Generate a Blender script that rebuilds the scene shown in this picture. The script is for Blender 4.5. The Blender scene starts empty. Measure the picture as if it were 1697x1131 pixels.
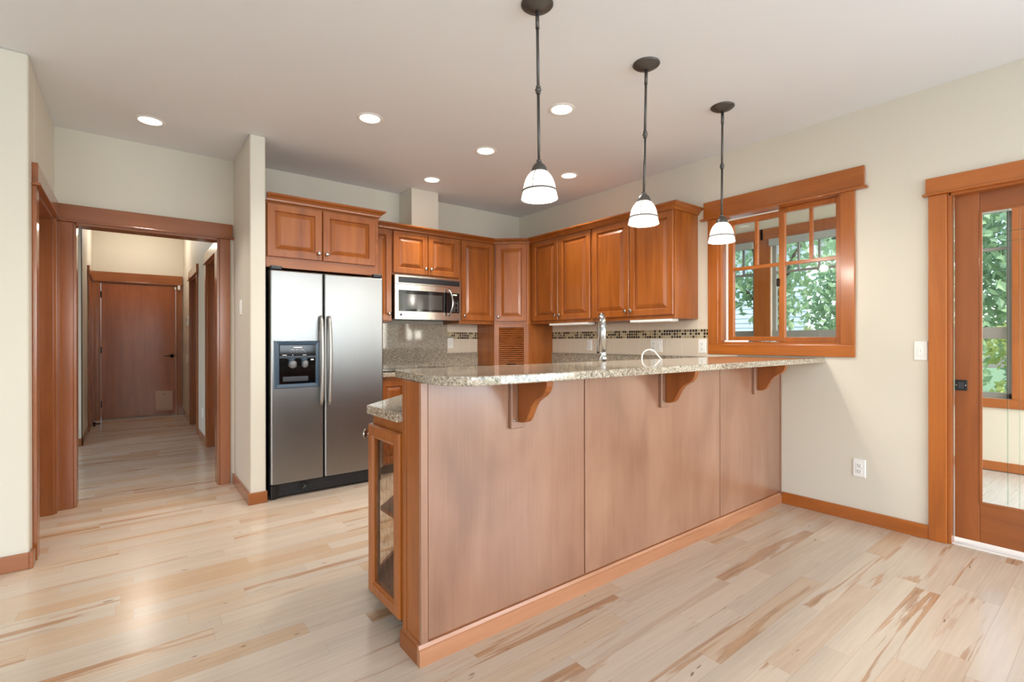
import bpy, bmesh, math, random
from mathutils import Vector, Matrix
random.seed(7)
scn = bpy.context.scene
COL = scn.collection
# ------------------------------------------------------------------ camera
F_PX, W_PX = 810.658, 1697.0
yaw, pitch, roll = 0.6628995, -0.000904825, -0.00131062
cam_d = bpy.data.cameras.new('camera')
cam_d.sensor_fit = 'HORIZONTAL'; cam_d.sensor_width = 36.0
cam_d.lens = F_PX / W_PX * 36.0
cam_d.clip_start = 0.05; cam_d.clip_end = 200
cam = bpy.data.objects.new('camera', cam_d); COL.objects.link(cam)
cr_, sr_ = math.cos(roll), math.sin(roll)
right0 = Vector((math.cos(yaw), -math.sin(yaw), 0)); fwd0 = Vector((math.sin(yaw), math.cos(yaw), 0)); up0 = Vector((0, 0, 1))
fwd = fwd0 * math.cos(pitch) + up0 * math.sin(pitch)
upv = up0 * math.cos(pitch) - fwd0 * math.sin(pitch)
r2 = right0 * cr_ + upv * sr_; u2 = upv * cr_ - right0 * sr_
cam.matrix_world = Matrix(((r2.x, u2.x, -fwd.x, 0), (r2.y, u2.y, -fwd.y, 0), (r2.z, u2.z, -fwd.z, 1.196), (0, 0, 0, 1)))
scn.camera = cam
# ------------------------------------------------------------------ view and world
scn.view_settings.view_transform = 'Standard'
scn.view_settings.look = 'None'
scn.view_settings.gamma = 1.0
scn.view_settings.use_curve_mapping = False
scn.view_settings.exposure = 0.12
try:
    scn.cycles.max_bounces = 10; scn.cycles.diffuse_bounces = 5; scn.cycles.glossy_bounces = 4
    scn.cycles.transparent_max_bounces = 16; scn.cycles.sample_clamp_indirect = 6.0
    scn.cycles.caustics_reflective = False; scn.cycles.caustics_refractive = False
except Exception: pass
world = bpy.data.worlds.new('sky'); scn.world = world; world.use_nodes = True
wn = world.node_tree.nodes; wl = world.node_tree.links
sky = wn.new('ShaderNodeTexSky'); sky.sky_type = 'NISHITA'; sky.sun_disc = False
sky.sun_elevation = math.radians(48); sky.sun_rotation = math.radians(200); sky.air_density = 1.0; sky.dust_density = 3.0
wl.new(sky.outputs[0], wn['Background'].inputs[0]); wn['Background'].inputs[1].default_value = 0.85

def area_light(name, loc, direction, sx, sy, power, color):
    d = bpy.data.lights.new(name, 'AREA'); d.shape = 'RECTANGLE'; d.size = sx; d.size_y = sy
    d.energy = power; d.color = color
    o = bpy.data.objects.new(name, d); COL.objects.link(o); o.location = loc
    o.rotation_euler = Vector(direction).to_track_quat('-Z', 'Y').to_euler()
    return o
DAY = (0.66, 0.84, 1.0)
# daylight through the big windows of the room behind the camera, and the room left of the hall; left and sunroom fills are added
area_light('daylight_back_window_a', (-1.6, -4.05, 1.45), (0, 1, 0.8), 2.2, 1.9, 80, DAY)
area_light('daylight_back_window_b', (2.0, -4.05, 1.45), (0, 1, 0.7), 2.6, 1.9, 110, DAY)
area_light('daylight_side_window', (3.85, -2.3, 1.4), (-1, 0, 0.6), 2.3, 2.0, 85, DAY)
area_light('left_ceiling_fill', (-4.55, -0.5, 1.45), (1, 0.25, 0.9), 3.0, 1.9, 60, DAY)  # added fill at an unseen left window, aimed up to brighten the ceiling
area_light('daylight_side_room', (-3.1, 6.1, 1.5), (1, 0, -0.05), 1.8, 1.6, 18, DAY)
area_light('sunroom_warm_fill', (5.0, -1.9, 1.6), (0, 1, -0.1), 2.0, 1.8, 90, (1.0, 0.93, 0.86))  # added warm fill, offsets the greenish cast on the sunroom wall

# ------------------------------------------------------------------ materials
MATS = {}
def newmat(name):
    m = bpy.data.materials.new(name); m.use_nodes = True
    nt = m.node_tree; b = nt.nodes['Principled BSDF']
    MATS[name] = m
    return m, nt, b
def s2l(c):
    def f(v):
        v /= 255.0
        return v / 12.92 if v <= 0.04045 else ((v + 0.055) / 1.055) ** 2.4
    return (f(c[0]), f(c[1]), f(c[2]), 1.0)
def N(nt, t, **k):
    n = nt.nodes.new(t)
    for a, v in k.items(): setattr(n, a, v)
    return n
def ramp(nt, fac, stops):
    r = N(nt, 'ShaderNodeValToRGB')
    e = r.color_ramp.elements
    while len(e) < len(stops): e.new(0.5)
    for i, (p, c) in enumerate(stops): e[i].position = p; e[i].color = c
    nt.links.new(fac, r.inputs[0]); return r.outputs[0]
def math_(nt, op, a, b=None, c=None):
    n = N(nt, 'ShaderNodeMath', operation=op)
    for i, v in enumerate((a, b, c)):
        if v is None: continue
        if isinstance(v, (int, float)): n.inputs[i].default_value = v
        else: nt.links.new(v, n.inputs[i])
    return n.outputs[0]
def mix(nt, fac, a, b, mode='MIX'):
    n = N(nt, 'ShaderNodeMix', data_type='RGBA', blend_type=mode)
    for idx, v in ((0, fac), (6, a), (7, b)):
        if isinstance(v, (int, float)): n.inputs[idx].default_value = v
        elif isinstance(v, tuple): n.inputs[idx].default_value = v
        else: nt.links.new(v, n.inputs[idx])
    return n.outputs[2]
def noise(nt, vec, scale, detail=2.0, rough=0.5, dist=0.0):
    n = N(nt, 'ShaderNodeTexNoise'); n.inputs['Scale'].default_value = scale
    n.inputs['Detail'].default_value = detail; n.inputs['Roughness'].default_value = rough
    n.inputs['Distortion'].default_value = dist
    nt.links.new(vec, n.inputs['Vector']); return n.outputs[0]
def mapped(nt, vec, scale, loc=(0, 0, 0)):
    m = N(nt, 'ShaderNodeMapping'); m.inputs['Scale'].default_value = scale; m.inputs['Location'].default_value = loc
    nt.links.new(vec, m.inputs['Vector']); return m.outputs[0]
def objcoord(nt, rnd=True):
    t = N(nt, 'ShaderNodeTexCoord').outputs['Object']
    if not rnd: return t
    oi = N(nt, 'ShaderNodeObjectInfo'); add = N(nt, 'ShaderNodeVectorMath', operation='ADD')
    mul = math_(nt, 'MULTIPLY', oi.outputs['Random'], 37.0)
    nt.links.new(t, add.inputs[0]); nt.links.new(mul, add.inputs[1]); return add.outputs[0]
def bump(nt, b, h, strength, dist=0.002):
    n = N(nt, 'ShaderNodeBump'); n.inputs['Strength'].default_value = strength; n.inputs['Distance'].default_value = dist
    nt.links.new(h, n.inputs['Height']); nt.links.new(n.outputs[0], b.inputs['Normal'])

def wood(name, dark, mid, light, axis='z', rough=0.34, coat=0.35, blotch=0.35, streak=0.75):
    m, nt, b = newmat(name)
    v = objcoord(nt)
    def sc(al, ac): return tuple(al if a == axis else ac for a in 'xyz')
    g1 = noise(nt, mapped(nt, v, sc(0.9, 11)), 1.0, 5, 0.6, 0.9)
    g2 = noise(nt, mapped(nt, v, sc(4, 150)), 1.0, 3, 0.6, 0.2)
    bl = noise(nt, mapped(nt, v, sc(2.0, 4.5)), 1.0, 2, 0.5, 0.4)
    f = math_(nt, 'MULTIPLY_ADD', g2, 0.25, math_(nt, 'MULTIPLY_ADD', math_(nt, 'SUBTRACT', g1, 0.5), streak, 0.375))
    f = math_(nt, 'MULTIPLY_ADD', math_(nt, 'SUBTRACT', bl, 0.5), blotch, f)
    c = ramp(nt, f, [(0.22, s2l(dark)), (0.5, s2l(mid)), (0.78, s2l(light))])
    oi = N(nt, 'ShaderNodeObjectInfo')
    hv = N(nt, 'ShaderNodeHueSaturation'); nt.links.new(c, hv.inputs['Color'])
    nt.links.new(math_(nt, 'MULTIPLY_ADD', oi.outputs['Random'], 0.14, 0.93), hv.inputs['Value'])
    nt.links.new(hv.outputs[0], b.inputs['Base Color'])
    b.inputs['Roughness'].default_value = rough
    b.inputs['Coat Weight'].default_value = coat; b.inputs['Coat Roughness'].default_value = 0.16
    return m
MAP_D, MAP_M, MAP_L = (115, 58, 15), (150, 81, 25), (171, 100, 39)
for ax in 'xyz': wood('maple_' + ax, MAP_D, MAP_M, MAP_L, ax)
for ax in 'xyz': wood('fir_' + ax, (140, 72, 19), (168, 92, 27), (184, 106, 40), ax, 0.30, 0.45, 0.25)
for ax in 'xyz': wood('fir_hall_' + ax, (126, 67, 28), (148, 84, 38), (166, 99, 50), ax, 0.26, 0.5, 0.25)  # same fir; the duller light on the left side is put into its colour
mp = wood('panel_maple', (128, 86, 62), (148, 104, 78), (163, 121, 95), 'z', 0.40, 1.0, 0.9, 0.35)
mp.node_tree.nodes['Principled BSDF'].inputs['Coat IOR'].default_value = 1.65; mp.node_tree.nodes['Principled BSDF'].inputs['Coat Roughness'].default_value = 0.24
wood('base_maple', (146, 94, 62), (168, 114, 80), (184, 132, 96), 'x', 0.42, 0.4, 0.4)
for ax in 'xyz': wood('fir_door_' + ax, (124, 64, 18), (148, 80, 26), (162, 94, 38), ax, 0.30, 0.45, 0.25)
wood('door_slab', (122, 62, 24), (150, 80, 34), (168, 96, 48), 'z', 0.32, 0.3, 0.4)

def paint(name, col, rough=0.6, tex=0.05):
    m, nt, b = newmat(name)
    v = objcoord(nt, False)
    n1 = noise(nt, v, 1.3, 2)
    c = mix(nt, n1, tuple(x * 0.985 for x in s2l(col)[:3]) + (1,), s2l(col))
    nt.links.new(c, b.inputs['Base Color']); b.inputs['Roughness'].default_value = rough
    if tex: bump(nt, b, noise(nt, v, 220, 2), tex, 0.001)
    return m
paint('wall_paint', (217, 210, 194)); paint('ceiling_paint', (232, 234, 237), 0.8)
paint('white_plastic', (240, 239, 234), 0.35, 0); paint('white_trim', (236, 234, 228), 0.45, 0)
paint('grout', (214, 204, 188), 0.8, 0)
def plain(name, col, rough, metal=0.0, **k):
    m, nt, b = newmat(name)
    v = objcoord(nt)
    n1 = noise(nt, v, 40, 2)
    nt.links.new(mix(nt, n1, tuple(x * 0.9 for x in s2l(col)[:3]) + (1,), s2l(col)), b.inputs['Base Color'])
    b.inputs['Roughness'].default_value = rough; b.inputs['Metallic'].default_value = metal
    for a, val in k.items(): b.inputs[a].default_value = val
    return m
plain('black_plastic', (18, 18, 20), 0.35); plain('black_gloss', (10, 10, 12), 0.08); plain('charcoal', (52, 54, 60), 0.35)
plain('dark_slot', (30, 28, 26), 0.7); plain('satin_metal', (186, 184, 180), 0.42, 0.9); plain('nickel', (176, 172, 166), 0.26, 1.0); plain('chrome', (200, 202, 202), 0.12, 1.0)
plain('bronze', (96, 92, 88), 0.42, 0.7); plain('dark_bronze', (42, 30, 24), 0.4, 0.8)
plain('grey_frame', (150, 148, 142), 0.5); plain('grey_blind', (176, 180, 178), 0.6)
plain('dispenser_blue', (54, 74, 92), 0.3); plain('clear_grey', (120, 122, 124), 0.25); plain('oven_mesh', (58, 57, 54), 0.12)
plain('bark', (92, 80, 66), 0.9); plain('siding', (196, 210, 214), 0.7); plain('shingle', (96, 96, 98), 0.9)
plain('flap_cream', (206, 176, 156), 0.55)
# stainless: brushed
def steel(name, col, axis, rough=0.3):
    m, nt, b = newmat(name)
    v = objcoord(nt)
    s = tuple(1.5 if a == axis else 260 for a in 'xyz')
    n1 = noise(nt, mapped(nt, v, s), 1.0, 3, 0.6)
    nt.links.new(mix(nt, n1, tuple(x * 0.86 for x in s2l(col)[:3]) + (1,), s2l(col)), b.inputs['Base Color'])
    b.inputs['Metallic'].default_value = 1.0
    nt.links.new(math_(nt, 'MULTIPLY_ADD', n1, 0.14, rough - 0.07), b.inputs['Roughness'])
    bump(nt, b, n1, 0.06, 0.0006)
    return m
steel('stainless', (150, 150, 149), 'z', 0.34); steel('stainless_h', (204, 198, 188), 'x', 0.22)
# glass
def glass(name, tint=(0.975, 0.985, 0.98), rough=0.0, haze=0.0, wavy=0.0):
    m = bpy.data.materials.new(name); m.use_nodes = True; MATS[name] = m
    nt = m.node_tree; nt.nodes.clear()
    out = N(nt, 'ShaderNodeOutputMaterial'); mx = N(nt, 'ShaderNodeMixShader')
    tr = N(nt, 'ShaderNodeBsdfTransparent'); tr.inputs[0].default_value = tint + (1,)
    gl = N(nt, 'ShaderNodeBsdfGlossy'); gl.inputs['Roughness'].default_value = rough
    fr = N(nt, 'ShaderNodeFresnel'); fr.inputs[0].default_value = 1.45
    geo = N(nt, 'ShaderNodeNewGeometry')
    nt.links.new(math_(nt, 'MULTIPLY', fr.outputs[0], math_(nt, 'SUBTRACT', 1.0, geo.outputs['Backfacing'])), mx.inputs[0]); nt.links.new(gl.outputs[0], mx.inputs[2])
    if wavy:
        v = N(nt, 'ShaderNodeTexCoord').outputs['Object']
        bp = N(nt, 'ShaderNodeBump'); bp.inputs['Strength'].default_value = wavy; bp.inputs['Distance'].default_value = 0.004
        nt.links.new(noise(nt, v, 55, 2), bp.inputs['Height'])
        nt.links.new(bp.outputs[0], gl.inputs['Normal'])
        tn = ramp(nt, noise(nt, mapped(nt, v, (1, 1, 0.45)), 60, 1), [(0.3, (0.84, 0.81, 0.77, 1)), (0.55, tint + (1,))])
        nt.links.new(tn, tr.inputs[0]); nt.links.new(tr.outputs[0], mx.inputs[1])
    else:
        nt.links.new(tr.outputs[0], mx.inputs[1])
    nt.links.new(mx.outputs[0], out.inputs[0])
    return m
glass('pane_glass'); glass('seeded_glass', (0.96, 0.94, 0.9), 0.05, wavy=0.25)
glass('etched_glass', (0.80, 0.88, 0.85), 0.35)
# lamp glass and lenses: these give light
def emis(name, col, strength):
    m, nt, b = newmat(name)
    b.inputs['Base Color'].default_value = (0.9, 0.88, 0.84, 1); b.inputs['Roughness'].default_value = 0.4
    b.inputs['Emission Color'].default_value = col + (1,); b.inputs['Emission Strength'].default_value = strength
    return m
emis('lens_glow', (1.0, 0.97, 0.92), 6.0); emis('shade_glow', (1.0, 0.95, 0.87), 0.75); emis('bulb_glow', (1.0, 0.95, 0.86), 3.0)
def shade_glass():
    m = MATS['shade_glow']; nt = m.node_tree; b = nt.nodes['Principled BSDF']; out = nt.nodes['Material Output']
    tr = N(nt, 'ShaderNodeBsdfTransparent'); mx = N(nt, 'ShaderNodeMixShader'); mx.inputs[0].default_value = 0.2
    nt.links.new(b.outputs[0], mx.inputs[1]); nt.links.new(tr.outputs[0], mx.inputs[2]); nt.links.new(mx.outputs[0], out.inputs[0])
shade_glass()
emis('display_green', (0.35, 0.8, 0.2), 0.5)

def floor_mat(name, light, mid, dark, pw=0.095, hue_cool=False):
    m, nt, b = newmat(name)
    pos = N(nt, 'ShaderNodeTexCoord').outputs['Object']
    sep = N(nt, 'ShaderNodeSeparateXYZ'); nt.links.new(pos, sep.inputs[0])
    X, Y = sep.outputs[0], sep.outputs[1]
    ry = math_(nt, 'DIVIDE', Y, pw); row = math_(nt, 'FLOOR', ry); fy = math_(nt, 'SUBTRACT', ry, row)
    wn1 = N(nt, 'ShaderNodeTexWhiteNoise', noise_dimensions='1D'); nt.links.new(row, wn1.inputs['W'])
    off = math_(nt, 'MULTIPLY', wn1.outputs[0], 7.3)
    ln = math_(nt, 'MULTIPLY_ADD', wn1.outputs[0], 0.5, 0.62)
    rx = math_(nt, 'DIVIDE', math_(nt, 'ADD', X, off), ln); ci = math_(nt, 'FLOOR', rx); fx = math_(nt, 'SUBTRACT', rx, ci)
    cmb = N(nt, 'ShaderNodeCombineXYZ'); nt.links.new(row, cmb.inputs[0]); nt.links.new(ci, cmb.inputs[1])
    wn2 = N(nt, 'ShaderNodeTexWhiteNoise', noise_dimensions='2D'); nt.links.new(cmb.outputs[0], wn2.inputs['Vector'])
    r1 = wn2.outputs[0]
    sc3 = N(nt, 'ShaderNodeSeparateColor'); nt.links.new(wn2.outputs[1], sc3.inputs[0])
    # per-plank shifted coordinates for the figure
    cv = N(nt, 'ShaderNodeCombineXYZ')
    nt.links.new(math_(nt, 'MULTIPLY_ADD', r1, 61.0, X), cv.inputs[0]); nt.links.new(math_(nt, 'MULTIPLY_ADD', sc3.outputs[0], 43.0, Y), cv.inputs[1])
    nt.links.new(math_(nt, 'MULTIPLY', r1, 9.0), cv.inputs[2])
    v = cv.outputs[0]
    base = ramp(nt, r1, [(0.0, s2l(light)), (0.6, s2l(tuple(int(a * .955) for a in light))), (0.9, s2l(tuple((a * 4 + c) // 5 for a, c in zip(light, mid)))), (1.0, s2l(tuple((a * 3 + c * 2) // 5 for a, c in zip(light, mid))))])
    grain = noise(nt, mapped(nt, v, (3, 70, 1)), 1.0, 4, 0.6, 0.3)
    heart = noise(nt, mapped(nt, v, (0.8, 13, 1)), 1.0, 4, 0.6, 0.7)
    hm = ramp(nt, heart, [(0.545, (0, 0, 0, 1)), (0.575, (0.7, 0.7, 0.7, 1)), (0.72, (1, 1, 1, 1))])
    ring = noise(nt, mapped(nt, v, (4, 55, 1)), 1.0, 4, 0.6, 1.6)
    hcol = ramp(nt, ring, [(0.3, s2l(dark)), (0.6, s2l(mid))])
    fac = math_(nt, 'MULTIPLY', hm, ramp(nt, sc3.outputs[1], [(0.35, (0.03, 0.03, 0.03, 1)), (0.75, (0.9, 0.9, 0.9, 1))]))
    c = mix(nt, fac, base, hcol)
    c = mix(nt, 0.16, c, ramp(nt, grain, [(0.35, (0.45, 0.4, 0.36, 1)), (0.65, (1, 1, 1, 1))]), 'MULTIPLY')
    kn = noise(nt, mapped(nt, v, (10, 38, 1)), 1.0, 1, 0.5, 0.3)
    km = ramp(nt, kn, [(0.765, (0, 0, 0, 1)), (0.80, (1, 1, 1, 1))])
    c = mix(nt, math_(nt, 'MULTIPLY', km, 0.75), c, s2l((110, 72, 44)))
    ey = math_(nt, 'MINIMUM', fy, math_(nt, 'SUBTRACT', 1.0, fy)); ex = math_(nt, 'MINIMUM', fx, math_(nt, 'SUBTRACT', 1.0, fx))
    gy = math_(nt, 'LESS_THAN', math_(nt, 'MULTIPLY', ey, pw), 0.0007); gx = math_(nt, 'LESS_THAN', math_(nt, 'MULTIPLY', ex, 0.9), 0.0008)
    gap = math_(nt, 'MAXIMUM', gy, gx)
    c = mix(nt, math_(nt, 'MULTIPLY', gap, 0.32), c, s2l((120, 84, 54)))
    nt.links.new(c, b.inputs['Base Color'])
    nt.links.new(math_(nt, 'MULTIPLY_ADD', grain, 0.1, 0.17), b.inputs['Roughness'])
    return m
floor_mat('maple_floor', (206, 188, 168), (178, 128, 82), (130, 80, 42))
floor_mat('grey_floor', (206, 206, 200), (186, 184, 176), (160, 156, 148), 0.12)
def granite_mat():
    m, nt, b = newmat('granite')
    v = objcoord(nt, False)
    vo = N(nt, 'ShaderNodeTexVoronoi'); vo.inputs['Scale'].default_value = 170; nt.links.new(v, vo.inputs['Vector'])
    sc3 = N(nt, 'ShaderNodeSeparateColor'); nt.links.new(vo.outputs['Color'], sc3.inputs[0])
    c = ramp(nt, sc3.outputs[0], [(0.0, s2l((58, 50, 44))), (0.12, s2l((92, 80, 68))), (0.2, s2l((152, 139, 119))), (0.55, s2l((173, 160, 140))), (0.8, s2l((200, 192, 178))), (0.96, s2l((138, 118, 92)))])
    r = c.node; r.color_ramp.interpolation = 'CONSTANT'
    n1 = noise(nt, v, 90, 3)
    c = mix(nt, 0.38, c, ramp(nt, n1, [(0.35, s2l((128, 114, 94))), (0.6, s2l((194, 182, 164)))]))
    nt.links.new(c, b.inputs['Base Color']); b.inputs['Roughness'].default_value = 0.06
    b.inputs['Specular IOR Level'].default_value = 0.9
granite_mat()
def tile_mat(name, axis):
    m, nt, b = newmat(name)
    pos = N(nt, 'ShaderNodeTexCoord').outputs['Object']
    sep = N(nt, 'ShaderNodeSeparateXYZ'); nt.links.new(pos, sep.inputs[0])
    U = sep.outputs['XYZ'.index(axis)]; Z = sep.outputs[2]
    # ceramic tiles 152 mm wide, band of three mosaic rows in the middle
    fu = math_(nt, 'FRACT', math_(nt, 'DIVIDE', math_(nt, 'ADD', U, 20.06), 0.152))
    eu = math_(nt, 'MULTIPLY', math_(nt, 'MINIMUM', fu, math_(nt, 'SUBTRACT', 1.0, fu)), 0.152)
    g1 = math_(nt, 'LESS_THAN', eu, 0.0014)
    big = mix(nt, g1, s2l((222, 208, 190)), s2l((236, 228, 214)))
    ms = 0.0258
    mu = math_(nt, 'DIVIDE', math_(nt, 'ADD', U, 20.0), ms); mz = math_(nt, 'DIVIDE', math_(nt, 'SUBTRACT', Z, 1.2135), ms)
    cu, cz = math_(nt, 'FLOOR', mu), math_(nt, 'FLOOR', mz)
    cmb = N(nt, 'ShaderNodeCombineXYZ'); nt.links.new(cu, cmb.inputs[0]); nt.links.new(cz, cmb.inputs[1])
    wn2 = N(nt, 'ShaderNodeTexWhiteNoise', noise_dimensions='2D'); nt.links.new(cmb.outputs[0], wn2.inputs['Vector'])
    mc = ramp(nt, wn2.outputs[0], [(0.0, s2l((44, 30, 16))), (0.30, s2l((66, 50, 32))), (0.5, s2l((112, 92, 60))), (0.6, s2l((160, 144, 106))), (0.8, s2l((178, 164, 134)))])
    mc.node.color_ramp.interpolation = 'CONSTANT'
    f1, f2 = math_(nt, 'FRACT', mu), math_(nt, 'FRACT', mz)
    e = math_(nt, 'MINIMUM', math_(nt, 'MINIMUM', f1, math_(nt, 'SUBTRACT', 1.0, f1)), math_(nt, 'MINIMUM', f2, math_(nt, 'SUBTRACT', 1.0, f2)))
    mcol = mix(nt, math_(nt, 'LESS_THAN', e, 0.09), mc, s2l((206, 192, 168)))
    band = math_(nt, 'MULTIPLY', math_(nt, 'GREATER_THAN', Z, 1.2135), math_(nt, 'LESS_THAN', Z, 1.2135 + 3 * ms))
    c = mix(nt, band, big, mcol)
    nt.links.new(c, b.inputs['Base Color']); b.inputs['Roughness'].default_value = 0.2
tile_mat('tile_y', 'Y'); tile_mat('tile_x', 'X')
def leafmat(name, a, bcol):
    m, nt, b = newmat(name)
    v = objcoord(nt)
    nt.links.new(mix(nt, noise(nt, v, 6, 2), s2l(a), s2l(bcol)), b.inputs['Base Color'])
    b.inputs['Roughness'].default_value = 0.5
    b.inputs['Subsurface Weight'].default_value = 0.0
    tr = N(nt, 'ShaderNodeBsdfTranslucent'); tr.inputs[0].default_value = s2l(bcol)
    mx = N(nt, 'ShaderNodeMixShader'); mx.inputs[0].default_value = 0.4
    out = nt.nodes['Material Output']
    nt.links.new(b.outputs[0], mx.inputs[1]); nt.links.new(tr.outputs[0], mx.inputs[2]); nt.links.new(mx.outputs[0], out.inputs[0])
leafmat('leaf_green', (120, 150, 116), (160, 190, 146)); leafmat('leaf_yellow', (150, 170, 90), (190, 200, 120)); leafmat('leaf_lime', (150, 170, 110), (200, 210, 150))
leafmat('lawn', (96, 130, 66), (130, 160, 90))

# ------------------------------------------------------------------ mesh helpers
class MB:
    def __init__(s): s.v = []; s.f = []; s.sm = []
    def add(s, vs, fs, smooth=False):
        o = len(s.v); s.v += [tuple(v) for v in vs]
        for f in fs: s.f.append(tuple(i + o for i in f)); s.sm.append(smooth)
        return s
    def box(s, x0, x1, y0, y1, z0, z1):
        x0, x1 = min(x0, x1), max(x0, x1); y0, y1 = min(y0, y1), max(y0, y1); z0, z1 = min(z0, z1), max(z0, z1)
        vs = [(x0, y0, z0), (x1, y0, z0), (x1, y1, z0), (x0, y1, z0), (x0, y0, z1), (x1, y0, z1), (x1, y1, z1), (x0, y1, z1)]
        return s.add(vs, [(0, 3, 2, 1), (4, 5, 6, 7), (0, 1, 5, 4), (1, 2, 6, 5), (2, 3, 7, 6), (3, 0, 4, 7)])
    def prism(s, poly, z0, z1):
        a = sum(poly[i][0] * poly[(i + 1) % len(poly)][1] - poly[(i + 1) % len(poly)][0] * poly[i][1] for i in range(len(poly)))
        if a < 0: poly = poly[::-1]
        n = len(poly)
        vs = [(x, y, z0) for x, y in poly] + [(x, y, z1) for x, y in poly]
        fs = [tuple(range(n))[::-1], tuple(range(n, 2 * n))] + [(i, (i + 1) % n, n + (i + 1) % n, n + i) for i in range(n)]
        return s.add(vs, fs)
    def extrude(s, pts, d):               # planar polygon in 3-D swept along d
        n = len(pts); d = Vector(d); P = [Vector(p) for p in pts]
        vs = P + [p + d for p in P]
        nrm = Vector((0, 0, 0))
        for i in range(n): nrm += P[i].cross(P[(i + 1) % n])
        fs = [tuple(range(n)), tuple(range(n, 2 * n))[::-1]] + [(i, n + i, n + (i + 1) % n, (i + 1) % n) for i in range(n)]
        if nrm.dot(d) > 0: fs = [f[::-1] for f in fs]
        return s.add(vs, fs)
    def lathe(s, prof, c=(0, 0, 0), axis=(0, 0, 1), seg=28, smooth=True):
        ax = Vector(axis).normalized(); a = ax.orthogonal().normalized(); b = ax.cross(a); c = Vector(c)
        vs = []; rings = []
        for r, h in prof:
            if r < 1e-6: rings.append([len(vs)]); vs.append(c + ax * h)
            else:
                rings.append(list(range(len(vs), len(vs) + seg)))
                for k in range(seg):
                    t = 2 * math.pi * k / seg; vs.append(c + ax * h + (a * math.cos(t) + b * math.sin(t)) * r)
        fs = []
        for p, q in zip(rings, rings[1:]):
            for k in range(seg):
                k2 = (k + 1) % seg
                if len(p) == 1 and len(q) == 1: continue
                if len(p) == 1: fs.append((p[0], q[k2], q[k]))
                elif len(q) == 1: fs.append((p[k], p[k2], q[0]))
                else: fs.append((p[k], p[k2], q[k2], q[k]))
        return s.add(vs, fs, smooth)
    def tube(s, pts, r, seg=10, cap=True):
        P = [Vector(p) for p in pts]; n = len(P); R = r if isinstance(r, (list, tuple)) else [r] * n
        vs = []; t0 = (P[1] - P[0]).normalized(); a = t0.orthogonal().normalized()
        for i in range(n):
            t = ((P[min(i + 1, n - 1)] - P[max(i - 1, 0)])).normalized()
            a = (a - t * a.dot(t)).normalized(); b = t.cross(a)
            for k in range(seg):
                w = 2 * math.pi * k / seg; vs.append(P[i] + (a * math.cos(w) + b * math.sin(w)) * R[i])
        fs = [(i * seg + k, i * seg + (k + 1) % seg, (i + 1) * seg + (k + 1) % seg, (i + 1) * seg + k) for i in range(n - 1) for k in range(seg)]
        s.add(vs, fs, True)
        if cap:
            o = len(s.v) - n * seg
            s.f.append(tuple(o + k for k in range(seg))[::-1]); s.sm.append(False)
            s.f.append(tuple(o + (n - 1) * seg + k for k in range(seg))); s.sm.append(False)
        return s
    def rings(s, o, u, n, w, h, prof, close_back=True):
        # nested rectangles in the (u, z) plane: prof = [(inset, depth along n)], last ring is filled
        o = Vector(o); u = Vector(u); n = Vector(n); z = Vector((0, 0, 1)); vs = []
        for ins, d in prof:
            for a, b in ((ins, ins), (w - ins, ins), (w - ins, h - ins), (ins, h - ins)): vs.append(o + u * a + z * b + n * d)
        fs = []
        for i in range(len(prof) - 1):
            for k in range(4): fs.append((i * 4 + k, i * 4 + (k + 1) % 4, i * 4 + 4 + (k + 1) % 4, i * 4 + 4 + k))
        L = (len(prof) - 1) * 4; fs.append((L, L + 1, L + 2, L + 3))
        if close_back: fs.append((3, 2, 1, 0))
        if u.cross(z).dot(n) < 0: fs = [f[::-1] for f in fs]
        return s.add(vs, fs)
    def build(s, name, mat, parent=None, bevel=0.0, seg=2, origin=None):
        me = bpy.data.meshes.new(name)
        if parent is not None and origin is None:
            o = Vector((0, 0, 0)); p = parent
            while p is not None: o = o + p.location; p = p.parent
        elif origin is not None: o = Vector(origin)
        else: o = Vector((0, 0, 0))
        me.from_pydata([tuple(Vector(v) - o) for v in s.v], [], s.f); me.update()
        for p, sm in zip(me.polygons, s.sm): p.use_smooth = sm
        bm = bmesh.new(); bm.from_mesh(me); bmesh.ops.recalc_face_normals(bm, faces=bm.faces); bm.to_mesh(me); bm.free()
        me.materials.append(MATS[mat])
        ob = bpy.data.objects.new(name, me); COL.objects.link(ob)
        if parent is not None: ob.parent = parent
        elif origin is not None: ob.location = origin
        if bevel:
            md = ob.modifiers.new('bevel', 'BEVEL'); md.width = bevel; md.segments = seg; md.limit_method = 'ANGLE'; md.angle_limit = math.radians(40)
            md.harden_normals = False
        return ob
def tag(o, label, cat, group=None):
    o['label'] = label; o['category'] = cat
    if group: o['group'] = group
    return o
def thing(name, label, cat, loc, group=None):
    o = bpy.data.objects.new(name, None); COL.objects.link(o); o.location = loc; o.empty_display_size = 0.1
    return tag(o, label, cat, group)
def struct(o, label, cat):
    o['kind'] = 'structure'; o['label'] = label; o['category'] = cat; return o
def sthing(name, label, cat, loc): return struct(thing(name, label, cat, loc), label, cat)
def B(*a): return MB().box(*a)

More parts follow.
